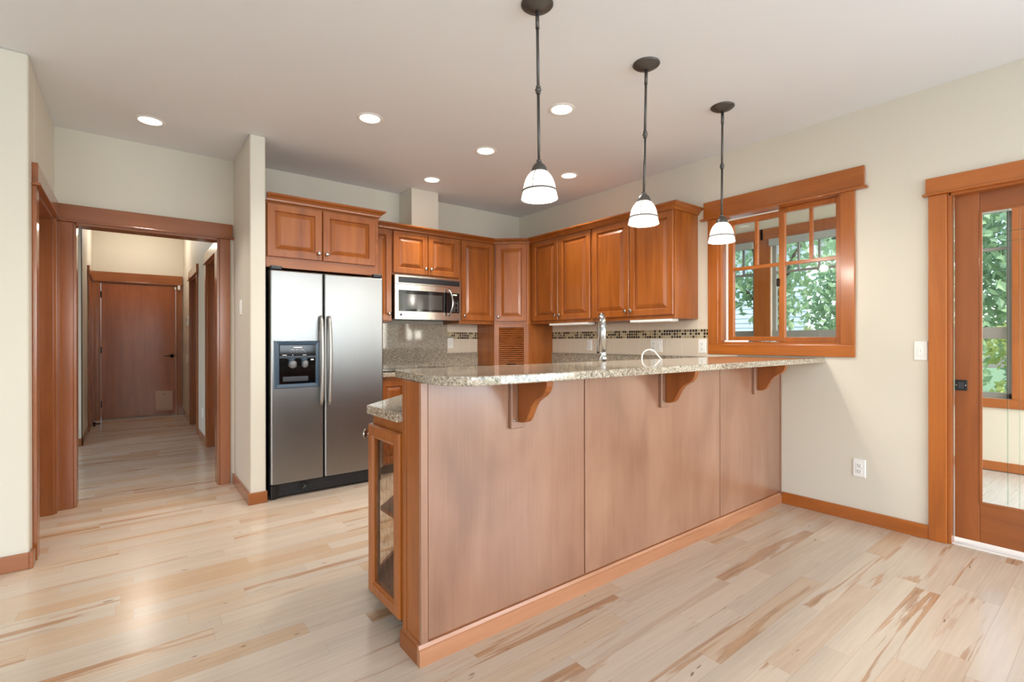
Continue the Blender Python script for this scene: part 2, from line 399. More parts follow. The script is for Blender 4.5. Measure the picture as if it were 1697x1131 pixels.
# ------------------------------------------------------------------ room constants
XR, YB, ZC = 3.786, 4.70, 2.711
XS, XH, XL = 0.69, -0.44, -0.42          # stub wall / hall right, hall left, left wall
SX = 6.25                                # sunroom far wall
def wall_with_holes(axis, at, t, u0, u1, z0, z1, holes):
    """wall slab in plane axis=at (thickness t, away), with rectangular holes [(ua, ub, za, zb)]"""
    mb = MB()
    us = sorted({u0, u1} | {h[0] for h in holes} | {h[1] for h in holes})
    zs = sorted({z0, z1} | {h[2] for h in holes} | {h[3] for h in holes})
    for i in range(len(us) - 1):
        j = 0
        while j < len(zs) - 1:
            def inh(j): return any(h[0] <= us[i] and us[i + 1] <= h[1] and h[2] <= zs[j] and zs[j + 1] <= h[3] for h in holes)
            if inh(j): j += 1; continue
            k = j
            while k + 1 < len(zs) - 1 and not inh(k + 1): k += 1
            if axis == 'x': mb.box(at, at + t, us[i], us[i + 1], zs[j], zs[k + 1])
            else: mb.box(us[i], us[i + 1], at, at + t, zs[j], zs[k + 1])
            j = k + 1
    return mb
# floor, ceilings
struct(B(-4.6, XR + 0.06, -4.2, 10.0, -0.12, 0).build('floor', 'maple_floor'), 'pale maple plank floor running through kitchen and hall', 'floor')
struct(B(-4.6, XR + 0.15, -4.2, YB + 0.1, ZC, ZC + 0.15).build('ceiling', 'ceiling_paint'), 'flat white ceiling above the kitchen', 'ceiling')
struct(B(-3.4, XS + 0.15, YB + 0.1, 9.9, 2.86, 3.0).build('ceiling_hall', 'ceiling_paint'), 'white ceiling of the hallway behind the cased opening', 'ceiling')
# walls
WIN = (1.235, 2.105, 1.165, 2.20); DOOR = (-0.30, 0.685, 0.0, 2.055)
RW = wall_with_holes('x', XR, 0.14, -4.2, YB + 0.14, 0, ZC, [WIN, DOOR, (-3.45, -1.15, 0.4, 2.4)])
struct(RW.build('wall_right', 'wall_paint'), 'beige right wall with the wood framed window and glass door', 'wall')
struct(B(XS + 0.12, XR, YB, YB + 0.14, 0, ZC).build('wall_back', 'wall_paint'), 'cream back wall behind the refrigerator and wall cabinets', 'wall')
struct(B(XS, 0.795, 3.985, YB + 0.1, 0, ZC).build('wall_stub', 'wall_paint', bevel=0.012, seg=4), 'narrow cream stub wall left of the steel refrigerator', 'wall')
struct(wall_with_holes('y', YB, 0.14, XL, XS, 0, 2.86, [(-0.315, 0.58, 0, 2.05)]).build('wall_hall_opening', 'wall_paint'), 'cream wall above the cased opening to the hall', 'wall')
LW = wall_with_holes('x', XL, -0.14, 3.60, YB + 0.1, 0, ZC, [(3.79, 4.60, 0, 2.05)])
struct(LW.build('wall_left', 'wall_paint', bevel=0.012, seg=4), 'cream left wall with a cased doorway next to the hall', 'wall')
struct(B(-4.6, XL - 0.141, 3.60, 3.74, 0, ZC).build('wall_front', 'wall_paint'), 'pale wall at the far left edge facing the room', 'wall')
struct(wall_with_holes('y', -4.06, -0.14, -4.6, XR, 0, ZC, [(-2.7, -0.5, 0.5, 2.4), (0.7, 3.3, 0.5, 2.4)]).build('wall_rear', 'wall_paint'), 'cream wall of the living area opposite the kitchen', 'wall')
struct(wall_with_holes('x', -4.46, -0.14, -4.06, 3.6, 0, ZC, [(-2.0, 1.0, 0.5, 2.4)]).build('wall_living', 'wall_paint'), 'cream side wall of the living area', 'wall')
# hall walls
struct(B(XH - 0.14, XH, 7.43, 9.66, 0, 2.86).build('wall_hall_left', 'wall_paint'), 'cream left wall of the hall with a door casing', 'wall')
struct(wall_with_holes('x', XS, 0.12, YB + 0.1, 9.66, 0, 2.86, [(7.50, 8.36, 0, 2.08), (5.66, 6.45, 0, 2.08)]).build('wall_hall_right', 'wall_paint'), 'cream right wall of the hall with two cased doorways', 'wall')
struct(wall_with_holes('y', 9.65, 0.12, XH - 0.1, XS + 0.12, 0, 2.86, [(-0.36, 0.60, 0, 2.085)]).build('wall_hall_end', 'wall_paint'), 'cream end wall of the hall above the brown door', 'wall')
struct(wall_with_holes('x', -3.05, -0.12, YB + 0.1, 7.6, 0, 2.86, [(5.2, 7.0, 0.7, 2.3)]).build('wall_side_room', 'wall_paint'), 'wall of the room opening left off the hall', 'wall')
struct(B(-3.17, XH - 0.0, 7.432, 7.56, 0, 2.86).build('wall_side_end', 'wall_paint'), 'wall end of the side room left of the hall', 'wall')
struct(B(-3.17, XL - 0.141, YB + 0.02, YB + 0.1, 0, 2.86).build('wall_side_near', 'wall_paint'), 'wall between left room and hall side room', 'wall')
# chase above the microwave cabinet
struct(B(2.195, 2.495, 4.42, YB, 2.29, ZC).build('wall_chase', 'wall_paint', bevel=0.004), 'square cream vent chase between the wall cabinets and the ceiling', 'wall')
# sunroom
struct(B(XR + 0.06, SX + 0.15, -2.2, 5.2, -0.13, -0.005).build('floor_sunroom', 'grey_floor'), 'whitish grey plank floor seen through the glass door', 'floor')
struct(B(XR + 0.14, SX + 0.15, -2.2, 5.2, 2.9, 3.05).build('ceiling_sunroom', 'ceiling_paint'), 'white ceiling of the sunroom', 'ceiling')
SW_HOLES = [(3.0, 3.98, 0.66, 2.44), (1.82, 2.80, 0.66, 2.44), (0.70, 1.68, 0.66, 2.44), (-0.6, 0.45, 0.66, 2.44)]
struct(wall_with_holes('x', SX, 0.14, -2.2, 5.2, 0, 2.9, SW_HOLES).build('wall_sunroom', 'wall_paint'), 'cream sunroom wall with windows onto the garden', 'wall')
struct(B(XR + 0.14, SX, 5.06, 5.2, 0, 2.9).build('wall_sunroom_end', 'wall_paint'), 'far end wall of the sunroom', 'wall')
struct(wall_with_holes('y', -2.06, -0.14, XR + 0.14, SX, 0, 2.9, [(4.2, 5.9, 0.6, 2.4)]).build('wall_sunroom_near', 'wall_paint'), 'near end wall of the sunroom', 'wall')

# ------------------------------------------------------------------ baseboards and casings
def bb(name, mb, label, mat='fir_x'): struct(mb.build(name, mat, bevel=0.003), label, 'baseboard')
bb('baseboard_right', B(XR - 0.016, XR, 0.77, 1.612, 0, 0.083), 'wooden baseboard under the right wall outlet', 'fir_y')
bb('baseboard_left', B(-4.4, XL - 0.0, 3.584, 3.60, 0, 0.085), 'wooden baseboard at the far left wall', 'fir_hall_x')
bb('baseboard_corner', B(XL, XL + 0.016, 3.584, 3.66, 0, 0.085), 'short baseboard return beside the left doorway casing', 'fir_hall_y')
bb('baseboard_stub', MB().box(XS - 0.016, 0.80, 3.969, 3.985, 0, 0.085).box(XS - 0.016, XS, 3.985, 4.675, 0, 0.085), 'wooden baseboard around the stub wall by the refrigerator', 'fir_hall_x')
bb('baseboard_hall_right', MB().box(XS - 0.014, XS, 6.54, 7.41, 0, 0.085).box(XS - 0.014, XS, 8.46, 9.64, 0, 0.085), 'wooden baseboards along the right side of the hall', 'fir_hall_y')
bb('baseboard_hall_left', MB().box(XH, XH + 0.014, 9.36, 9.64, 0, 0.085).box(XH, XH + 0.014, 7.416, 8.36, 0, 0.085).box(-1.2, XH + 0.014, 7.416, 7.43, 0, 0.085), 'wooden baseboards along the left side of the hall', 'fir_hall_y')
bb('baseboard_sunroom', B(SX - 0.016, SX, -2.0, 5.0, 0, 0.083), 'wooden baseboard under the sunroom windows', 'fir_y')

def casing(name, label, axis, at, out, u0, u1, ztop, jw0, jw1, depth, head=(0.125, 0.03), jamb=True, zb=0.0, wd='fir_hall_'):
    """door casing: two legs, header with lip, jambs. opening u0..u1; wall plane axis=at; out = +-1 towards the viewer; depth of wall behind."""
    t = sthing(name, label, 'door trim', ((at, (u0 + u1) / 2, 0) if axis == 'x' else ((u0 + u1) / 2, at, 0)))
    def bx(mb, ua, ub, d0, d1, z0, z1):
        if axis == 'x': return mb.box(at + out * d0, at + out * d1, ua, ub, z0, z1)
        return mb.box(ua, ub, at + out * d0, at + out * d1, z0, z1)
    va = 'z'; ha = 'y' if axis == 'x' else 'x'
    bx(MB(), u0 - jw0, u0 - 0.006, 0, 0.02, zb, ztop).build('casing_leg', wd + 'z', t, 0.003)
    bx(MB(), u1 + 0.006, u1 + jw1, 0, 0.02, zb, ztop).build('casing_leg', wd + 'z', t, 0.003)
    bx(MB(), u0 - jw0 - head[1], u1 + jw1 + head[1], 0, 0.026, ztop + 0.012, ztop + head[0]).build('header', wd + ha, t, 0.003)
    bx(MB(), u0 - jw0 - head[1] - 0.014, u1 + jw1 + head[1] + 0.014, 0, 0.038, ztop, ztop + 0.014).build('header_lip', wd + ha, t, 0.004)
    if jamb:
        mb = MB(); bx(mb, u0 - 0.006, u0 + 0.012, 0.004, -depth, zb, ztop + 0.004); bx(mb, u1 - 0.012, u1 + 0.006, 0.004, -depth, zb, ztop + 0.004)
        mb.build('jamb', wd + 'z', t, 0.002)
        bx(MB(), u0, u1, 0.004, -depth, ztop - 0.014, ztop + 0.004).build('head_jamb', wd + ha, t, 0.002)
    return t
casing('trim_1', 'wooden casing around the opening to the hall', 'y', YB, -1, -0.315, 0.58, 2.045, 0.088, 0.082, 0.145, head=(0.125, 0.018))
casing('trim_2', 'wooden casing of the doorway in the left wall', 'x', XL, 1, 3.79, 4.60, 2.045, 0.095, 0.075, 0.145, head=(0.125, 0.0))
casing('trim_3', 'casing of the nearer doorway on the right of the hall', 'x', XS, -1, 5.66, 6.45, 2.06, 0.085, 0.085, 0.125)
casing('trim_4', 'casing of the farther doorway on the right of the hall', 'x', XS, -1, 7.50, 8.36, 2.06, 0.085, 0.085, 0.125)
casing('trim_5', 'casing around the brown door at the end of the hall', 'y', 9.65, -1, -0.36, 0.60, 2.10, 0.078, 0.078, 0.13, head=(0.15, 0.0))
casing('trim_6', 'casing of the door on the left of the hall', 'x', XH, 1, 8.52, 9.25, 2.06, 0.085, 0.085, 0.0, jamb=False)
casing('trim_7', 'wooden casing of the glass door on the right', 'x', XR, -1, -0.30, 0.685, 2.055, 0.09, 0.09, 0.07, head=(0.105, 0.012), wd='fir_')
# closed doors inside those casings
def slab_door(name, label, mb, mat='door_slab'):
    o = mb.build(name, mat, bevel=0.002); return struct(o, label, 'door')
slab_door('door_3', 'closed wooden door in the left wall doorway', B(XL - 0.135, XL - 0.10, 3.803, 4.587, 0.01, 2.03))
slab_door('door_4', 'dark wooden door in the nearer doorway right of the hall', B(XS + 0.085, XS + 0.12, 5.673, 6.437, 0.01, 2.04))
slab_door('door_5', 'dark wooden door in the farther doorway right of the hall', B(XS + 0.085, XS + 0.12, 7.513, 8.347, 0.01, 2.04))
slab_door('door_6', 'closed wooden door on the left side of the hall', B(XH + 0.002, XH + 0.01, 8.523, 9.247, 0.01, 2.055))
# hall end door with hinges, lever and pet flap
d2 = sthing('door_2', 'plain reddish brown flush door with pet flap at the end of the hall', 'door', (0.12, 9.67, 0))
B(-0.346, 0.586, 9.655, 9.695, 0.012, 2.083).build('slab', 'door_slab', d2, 0.002)
for z in (0.24, 1.06, 1.90): B(-0.352, -0.336, 9.640, 9.656, z - 0.05, z + 0.05).build('hinge', 'dark_bronze', d2, 0.002)
lv = MB().lathe([(0.03, 0), (0.03, 0.008), (0.012, 0.012), (0.011, 0.045), (0, 0.047)], (0.535, 9.655, 0.955), (0, -1, 0))
lv.tube([(0.535, 9.612, 0.955), (0.50, 9.608, 0.957), (0.425, 9.61, 0.953)], [0.011, 0.009, 0.006])
lv.build('lever_handle', 'dark_bronze', d2)
B(0.585, 0.592, 9.640, 9.66, 0.93, 0.98).build('strike_plate', 'dark_bronze', d2)
pf = MB().box(0.315, 0.545, 9.640, 9.655, 0.075, 0.39).build('pet_flap', 'flap_cream', d2, 0.004)
B(0.345, 0.515, 9.634, 9.640, 0.10, 0.36).build('flap_panel', 'flap_cream', pf, 0.002)
MB().tube([(0.42, 9.633, 0.335), (0.43, 9.630, 0.345), (0.44, 9.633, 0.335)], 0.004, 8).build('flap_latch', 'dark_slot', pf)
B(-0.346, 0.586, 9.648, 9.70, 0.0, 0.011).build('threshold', 'grey_frame', d2)
ds = thing('door_sensor', 'small white two piece alarm sensor at the top of the hall door', 'sensor', (0.62, 9.63, 2.05))
B(0.612, 0.646, 9.600, 9.63, 2.03, 2.10).build('sensor_body', 'white_plastic', ds, 0.003)
B(0.572, 0.59, 9.640, 9.655, 2.03, 2.07).build('magnet', 'white_plastic', ds, 0.003)

# ------------------------------------------------------------------ kitchen window (window_1)
w1 = sthing('window_1', 'orange fir framed sliding window above the end of the bar', 'window', (XR, 1.67, 1.09))
xf = XR - 0.02
MB().box(xf, XR, 2.105, 2.193, 1.165, 2.187).build('casing_leg', 'fir_z', w1, 0.003)
MB().box(xf, XR, 1.152, 1.235, 1.165, 2.187).build('casing_leg', 'fir_z', w1, 0.003)
MB().box(xf, XR, 1.152, 2.193, 1.082, 1.165).build('casing_sill', 'fir_y', w1, 0.003)
MB().box(XR - 0.026, XR, 1.098, 2.228, 2.2, 2.336).build('header', 'fir_y', w1, 0.003)
MB().box(XR - 0.04, XR, 1.08, 2.255, 2.186, 2.201).build('header_lip', 'fir_y', w1, 0.004)
MB().box(XR - 0.004, XR + 0.14, 2.087, 2.105, 1.165, 2.2).box(XR - 0.004, XR + 0.14, 1.235, 1.250, 1.165, 2.2).build('jamb', 'fir_z', w1)
MB().box(XR - 0.004, XR + 0.14, 1.25, 2.087, 1.165, 1.18).box(XR - 0.004, XR + 0.14, 1.25, 2.087, 2.186, 2.2).build('jamb_rail', 'fir_y', w1)
def sash(parent, xa, xb, y0, y1, z0, z1, st, mid, vy, rt=None):
    s = MB().box(xa, xb, y0, y0 + st, z0, z1).box(xa, xb, y1 - st, y1, z0, z1).box(xa, xb, y0 + st, y1 - st, z0, z0 + st).box(xa, xb, y0 + st, y1 - st, z1 - (rt or st), z1)
    s = s.build('sash', 'fir_z', parent, 0.002)
    MB().box(xa + 0.004, xb - 0.004, y0 + st, y1 - st, mid - 0.013, mid + 0.013).box(xa + 0.004, xb - 0.004, vy - 0.011, vy + 0.011, mid + 0.013, z1 - st).build('muntin', 'fir_y', s, 0.002)
    c = (xa + xb) / 2
    B(c - 0.002, c + 0.002, y0 + st - 0.004, y1 - st + 0.004, z0 + st - 0.004, z1 - st + 0.004).build('pane', 'pane_glass', s)
sash(w1, XR + 0.055, XR + 0.09, 1.622, 2.055, 1.185, 2.165, 0.04, 1.768, 1.833)      # left, sliding
sash(w1, XR + 0.06, XR + 0.095, 1.25, 1.665, 1.18, 2.185, 0.038, 1.768, 1.447)        # right, fixed
B(XR + 0.05, XR + 0.06, 2.056, 2.072, 1.182, 2.17).build('track', 'white_trim', w1)
B(XR + 0.05, XR + 0.06, 1.665, 2.072, 2.166, 2.176).build('track', 'white_trim', w1)
sb = B(XR + 0.02, XR + 0.045, 1.88, 2.07, 1.181, 1.196).build('security_bar', 'white_plastic', w1, 0.002)
MB().tube([(XR + 0.032, 1.90, 1.187), (XR + 0.032, 1.67, 1.187)], 0.004, 8).build('bar_rod', 'chrome', sb)
B(XR + 0.04, XR + 0.055, 1.655, 1.675, 1.60, 1.66).build('latch', 'dark_bronze', w1, 0.004)

# ------------------------------------------------------------------ glass door (door_1)
d1 = sthing('door_1', 'sliding fir door with a full glass pane at the right edge', 'door', (XR + 0.095, 0.2, 0))
xa, xb = XR + 0.05, XR + 0.09
MB().box(xa, xb, 0.56, 0.668, 0.036, 2.06).box(xa, xb, -0.29, -0.17, 0.036, 2.06).build('stile', 'fir_door_z', d1, 0.003)
MB().box(xa, xb, -0.17, 0.56, 0.036, 0.262).box(xa, xb, -0.17, 0.56, 1.93, 2.06).build('rail', 'fir_door_y', d1, 0.003)
g = B(XR + 0.067, XR + 0.073, -0.175, 0.565, 0.257, 1.935).build('pane', 'pane_glass', d1)
MB().box(xa - 0.004, xa + 0.004, 0.548, 0.562, 0.262, 1.93).box(xa - 0.004, xa + 0.004, -0.17, 0.56, 0.255, 0.268).box(xa - 0.004, xa + 0.004, -0.17, 0.56, 1.924, 1.936).build('glazing_bead', 'fir_door_z', d1, 0.002)
MB().box(XR + 0.0635, XR + 0.067, 0.445, 0.451, 0.27, 1.925).box(XR + 0.0635, XR + 0.067, 0.40, 0.404, 0.27, 1.925).box(XR + 0.0635, XR + 0.067, -0.17, 0.55, 1.80, 1.806).box(XR + 0.0635, XR + 0.067, -0.17, 0.55, 1.745, 1.749).build('bevel_line', 'etched_glass', d1)
lk = B(xa - 0.006, xa, 0.612, 0.667, 0.90, 0.962).build('flush_lock', 'black_plastic', d1, 0.003)
MB().box(xa - 0.009, xa - 0.006, 0.628, 0.652, 0.912, 0.95).build('thumb_latch', 'charcoal', lk, 0.002)
for y in (0.62, 0.66): MB().lathe([(0, 0.0015), (0.003, 0.0015), (0.004, 0)], (xa - 0.006, y, 0.931), (-1, 0, 0), 10).build('screw', 'nickel', lk)
struct(B(XR + 0.02, XR + 0.15, -0.30, 0.70, -0.002, 0.006).build('trim_8', 'white_trim'), 'pale threshold strip under the glass door', 'threshold')

# ------------------------------------------------------------------ sunroom windows
def sun_window(i, y0, y1, label, split):
    w = sthing('window_%d' % i, label, 'window', (SX, (y0 + y1) / 2, 0.66))
    MB().box(SX - 0.02, SX, y0 - 0.10, y0 - 0.0, 0.66, 2.45).box(SX - 0.02, SX, y1, y1 + 0.10, 0.66, 2.45).build('casing_leg', 'fir_z', w, 0.003)
    B(SX - 0.022, SX, y0 - 0.10, y1 + 0.10, 0.575, 0.66).build('casing_sill', 'fir_y', w, 0.003)
    B(SX - 0.026, SX, y0 - 0.12, y1 + 0.12, 2.445, 2.58).build('header', 'fir_y', w, 0.003)
    fx0, fx1 = SX + 0.04, SX + 0.09
    s = MB().box(fx0, fx1, y0, y0 + 0.04, 0.66, 2.44).box(fx0, fx1, y1 - 0.045, y1, 0.66, 2.44).box(fx0, fx1, y0, y1, 0.66, 0.71).box(fx0, fx1, y0, y1, 2.39, 2.44)
    s.box(fx0 - 0.01, fx1, y0, y1, 1.205, 1.315)
    fr = s.build('window_frame', 'grey_frame', w, 0.002)
    m = MB().box(fx0 + 0.01, fx1 - 0.01, y0, y1, 2.022, 2.05)
    for yy in split: m.box(fx0 + 0.01, fx1 - 0.01, yy - 0.011, yy + 0.011, 2.05, 2.39)
    m.build('muntin', 'grey_frame', fr)
    B(SX + 0.063, SX + 0.067, y0 + 0.02, y1 - 0.02, 0.69, 2.41).build('pane', 'pane_glass', fr)
    bl = MB().box(SX - 0.06, SX - 0.004, y0 - 0.0, y1 - 0.0, 2.355, 2.44).build('blind_cassette', 'grey_blind', w, 0.006)
sun_window(2, 3.0, 3.98, 'sunroom window left of the post, seen through the kitchen window', (3.17, 3.5))
sun_window(3, 1.82, 2.80, 'sunroom window right of the post, seen through the kitchen window', (2.505, 2.28))
sun_window(4, 0.70, 1.68, 'sunroom window seen through the glass door', (1.2,))
sun_window(5, -0.6, 0.45, 'sunroom window hidden by the door edge on the right', (0.0,))
# ------------------------------------------------------------------ cabinets
def door_part(parent, o, u, n, w, h, knob=None, axis_mat='maple_z', t=0.02, name='door', fr=0.055):
    o = Vector(o); u = Vector(u).normalized(); n = Vector(n).normalized()
    prof = [(0, 0), (0, t - 0.005), (0.004, t), (fr - 0.004, t), (fr, t - 0.002), (fr + 0.003, t - 0.015), (fr + 0.009, t - 0.015), (fr + 0.012, t - 0.013), (fr + 0.036, t - 0.003), (fr + 0.040, t - 0.003), (fr + 0.041, t - 0.001)]
    if min(w, h) < 2 * (fr + 0.05):
        prof = [(0, 0), (0, t - 0.005), (0.004, t)]
        if min(w, h) > 0.12:
            fr2 = min(w, h) * 0.28; prof += [(fr2, t), (fr2 + 0.006, t - 0.01), (fr2 + 0.016, t - 0.003)]
    d = MB().rings(o, u, n, w, h, prof).build(name, axis_mat, parent)
    if knob:
        c = o + u * knob[0] + Vector((0, 0, 1)) * knob[1] + n * t
        MB().lathe([(0.006, 0), (0.005, 0.010), (0.007, 0.014), (0.0145, 0.019), (0.016, 0.023), (0.0145, 0.027), (0.008, 0.0295), (0, 0.030)], c, n, 18).build('knob', 'nickel', d)
    return d
YF = 4.365; Z0, Z1 = 1.375, 2.262
U = (1, 0, 0); NB = (0, -1, 0)
# refrigerator cabinet
c = thing('wall_cabinet', 'maple cabinet with two wide doors above the steel refrigerator', 'cabinet', (1.25, 4.37, 1.755))
MB().box(0.806, 1.69, 4.04, YB, 1.755, Z1).build('body', 'maple_x', c, 0.002)
door_part(c, (0.812, 4.04, 1.835), U, NB, 0.402, 0.402, (0.374, 0.055))
door_part(c, (1.220, 4.04, 1.835), U, NB, 0.438, 0.402, (0.028, 0.055))
# narrow cabinet
c = thing('wall_cabinet', 'narrow tall maple cabinet squeezed between refrigerator cabinet and microwave', 'cabinet', (1.83, 4.53, 1.375))
B(1.692, 1.958, YF, YB, Z0, Z1).build('body', 'maple_z', c, 0.002)
door_part(c, (1.70, YF, 1.385), U, NB, 0.252, 0.86, (0.222, 0.065))
# over microwave
c = thing('wall_cabinet', 'short two door maple cabinet directly above the microwave', 'cabinet', (2.33, 4.53, 1.825))
B(1.96, 2.706, YF, YB, 1.826, Z1).build('body', 'maple_x', c, 0.002)
door_part(c, (1.968, YF, 1.845), U, NB, 0.366, 0.4, (0.338, 0.06))
door_part(c, (2.341, YF, 1.845), U, NB, 0.356, 0.4, (0.026, 0.06))
# right of microwave
c = thing('wall_cabinet', 'single door maple cabinet between microwave and corner cabinet', 'cabinet', (2.93, 4.53, 1.375))
B(2.708, 3.153, YF, YB, Z0, Z1).build('body', 'maple_z', c, 0.002)
door_part(c, (2.727, YF, 1.41), U, NB, 0.418, 0.84, (0.028, 0.048))
# corner cabinet with diagonal front
CP = [(3.155, YB - 0.002), (3.155, YF - 0.006), (3.424, 4.092), (XR - 0.002, 4.092), (XR - 0.002, YB - 0.002)]
c = thing('corner_cabinet', 'diagonal maple corner cabinet with one raised panel door', 'cabinet', (3.5, 4.45, 1.375))
MB().prism(CP, Z0, Z1).build('body', 'maple_z', c, 0.002)
dv = Vector((3.424 - 3.155, 4.092 - (YF - 0.006), 0)); L = dv.length; du = dv.normalized(); dn = Vector((du.y, -du.x, 0))
if dn.y > 0: dn = -dn
door_part(c, Vector((3.155, YF - 0.006, 1.405)) + du * 0.02, du, dn, L - 0.04, 0.845, (0.03, 0.05))
# appliance garage under the corner cabinet
c = thing('appliance_garage', 'maple appliance garage with a slatted roll door in the corner', 'cabinet', (3.5, 4.45, 0.914))
MB().prism([(3.157, YB), (3.157, YF - 0.004), (3.175, YF - 0.022), (3.175, YB)], 0.915, Z0).build('side_panel', 'maple_z', c)
MB().prism([(3.424, 4.094), (XR, 4.094), (XR, 4.112), (3.406, 4.112)], 0.915, Z0).build('side_panel', 'maple_z', c)
def on_diag(s, d, z): return Vector((3.155, YF - 0.006, z)) + du * s + dn * d
def diag_box(mb, s0, s1, d0, d1, z0, z1):
    return mb.extrude([on_diag(s0, d0, z0), on_diag(s1, d0, z0), on_diag(s1, d0, z1), on_diag(s0, d0, z1)], dn * (d1 - d0))
f = MB(); diag_box(f, 0.0, 0.052, -0.018, 0.0, 0.915, Z0); diag_box(f, L - 0.052, L, -0.018, 0.0, 0.915, Z0); diag_box(f, 0.052, L - 0.052, -0.018, 0.0, 1.338, Z0)
f.build('face_frame', 'maple_z', c, 0.001)
f = MB()
ns = 20; zh = (1.338 - 0.916) / ns
for i in range(ns):
    z = 0.916 + i * zh
    f.extrude([on_diag(0.05, -0.018, z), on_diag(0.05, -0.010, z + 0.003), on_diag(0.05, -0.003, z + zh * 0.45), on_diag(0.05, -0.008, z + zh - 0.005), on_diag(0.05, -0.018, z + zh - 0.003)], du * (L - 0.1))
td = f.build('roll_door', 'maple_x', c)
p = MB(); diag_box(p, L / 2 - 0.05, L / 2 + 0.05, -0.004, 0.012, 0.932, 0.944); p.build('pull', 'dark_bronze', td, 0.003)
# right wall cabinets
XF = XR - 0.33
NR = (-1, 0, 0); UR = (0, -1, 0)
c = thing('wall_cabinet', 'two door maple cabinet on the right wall beside the corner cabinet', 'cabinet', (3.62, 3.63, 1.375))
B(XF, XR, 3.186, 4.09, Z0, Z1).build('body', 'maple_z', c, 0.002)
door_part(c, (XF, 4.05, 1.405), UR, NR, 0.405, 0.845, (0.377, 0.048))
door_part(c, (XF, 3.634, 1.405), UR, NR, 0.432, 0.845, (0.026, 0.048))
c = thing('wall_cabinet', 'two door maple cabinet nearest the window, with exposed end panel', 'cabinet', (3.62, 2.74, 1.375))
B(XF, XR, 2.292, 3.182, Z0, Z1).build('body', 'maple_z', c, 0.002)
door_part(c, (XF, 3.172, 1.405), UR, NR, 0.428, 0.845, (0.4, 0.048))
door_part(c, (XF, 2.738, 1.405), UR, NR, 0.436, 0.845, (0.026, 0.048))
# light rails / under cabinet lights
for y0, y1, lab in ((3.25, 3.80, 'white under-cabinet light strip beside the corner cabinet'), (2.33, 2.75, 'white under-cabinet light strip below the cabinet nearest the window')):
    o = thing('under_cabinet_light', lab, 'light', (XF + 0.06, (y0 + y1) / 2, 1.36))
    B(XF + 0.005, XF + 0.10, y0, y1, 1.353, 1.3745).build('housing', 'white_plastic', o, 0.003)
    B(XF + 0.02, XF + 0.09, y0 + 0.02, y1 - 0.02, 1.350, 1.353).build('diffuser', 'white_plastic', o)
# crown mouldings
def sweep(path, prof, name, label, mat='maple_x'):
    """path: 2-D points, moulding projects to the right of travel; prof: (out, z)"""
    P = [Vector((a, b)) for a, b in path]; n = len(P); offs = []
    for i in range(n):
        ns = []
        if i > 0: d = (P[i] - P[i - 1]).normalized(); ns.append(Vector((d.y, -d.x)))
        if i < n - 1: d = (P[i + 1] - P[i]).normalized(); ns.append(Vector((d.y, -d.x)))
        m = sum(ns, Vector((0, 0)))
        m = m.normalized(); offs.append(m / m.dot(ns[0]))
    vs = []
    for i in range(n):
        for o, z in prof: vs.append((P[i].x + offs[i].x * o, P[i].y + offs[i].y * o, z))
    k = len(prof); fs = []
    for i in range(n - 1):
        for j in range(k): fs.append((i * k + j, i * k + (j + 1) % k, (i + 1) * k + (j + 1) % k, (i + 1) * k + j))
    fs.append(tuple(range(k))); fs.append(tuple(range((n - 1) * k, n * k))[::-1])
    mb = MB().add(vs, fs)
    o = mb.build(name, mat, origin=(P[0].x, P[0].y, prof[0][1]))
    return tag(o, label, 'moulding')
CR = [(0.0, 2.250), (0.006, 2.250), (0.010, 2.256), (0.012, 2.266), (0.026, 2.280), (0.040, 2.288), (0.046, 2.296), (0.046, 2.306), (0.0, 2.306)]
sweep([(0.806, 4.02), (1.69, 4.02), (1.69, 4.34)], CR, 'crown_moulding', 'maple crown moulding on top of the refrigerator cabinet')
sweep([(1.742, 4.344), (3.144, 4.344), (XF - 0.0215, 4.077), (XF - 0.0215, 2.288), (XR - 0.001, 2.288)], CR, 'crown_moulding', 'long maple crown moulding running round the corner wall cabinets')

# ------------------------------------------------------------------ counters, backsplash
tag(MB().prism([(0.818, 1.778), (XR, 1.778), (XR, YB), (1.71, YB), (1.71, 4.06), (3.15, 4.06), (3.15, 2.42), (1.16, 2.42), (0.818, 2.085)], 0.876, 0.914).build('countertop', 'granite', bevel=0.004), 'lower speckled granite countertop wrapping round the kitchen', 'countertop')
def arc(c, r, a0, a1, n=10): return [(c[0] + r * math.cos(math.radians(a0 + (a1 - a0) * i / n)), c[1] + r * math.sin(math.radians(a0 + (a1 - a0) * i / n))) for i in range(n + 1)]
bar = [(0.885, 1.94), (0.840, 1.60), (0.832, 1.52), (0.842, 1.465), (0.864, 1.423), (0.90, 1.395), (0.95, 1.379), (1.02, 1.370), (1.12, 1.364), (XR, 1.335), (XR, 1.94)]
tag(MB().prism(bar, 1.041, 1.074).build('bar_top', 'granite', bevel=0.004), 'raised speckled granite bar top with a rounded end', 'countertop')
tag(MB().box(XR - 0.021, XR - 0.001, 1.945, 4.09, 0.9145, 1.06).build('granite_upstand', 'granite', bevel=0.002), 'low granite upstand along the right wall behind the faucet', 'backsplash')
tag(MB().box(1.70, 2.751, YB - 0.022, YB - 0.002, 0.9145, 1.374).box(2.751, 3.155, YB - 0.022, YB - 0.002, 0.9145, 1.0595).build('granite_splash', 'granite', bevel=0.001), 'full height granite splash behind the cooktop under the microwave', 'backsplash')
tag(MB().box(XR - 0.010, XR - 0.001, 2.196, 4.09, 1.0605, 1.366).box(XR - 0.010, XR - 0.001, 1.95, 2.196, 1.0605, 1.081).build('tile_backsplash', 'tile_y'), 'cream tile backsplash with brown mosaic band on the right wall', 'backsplash')
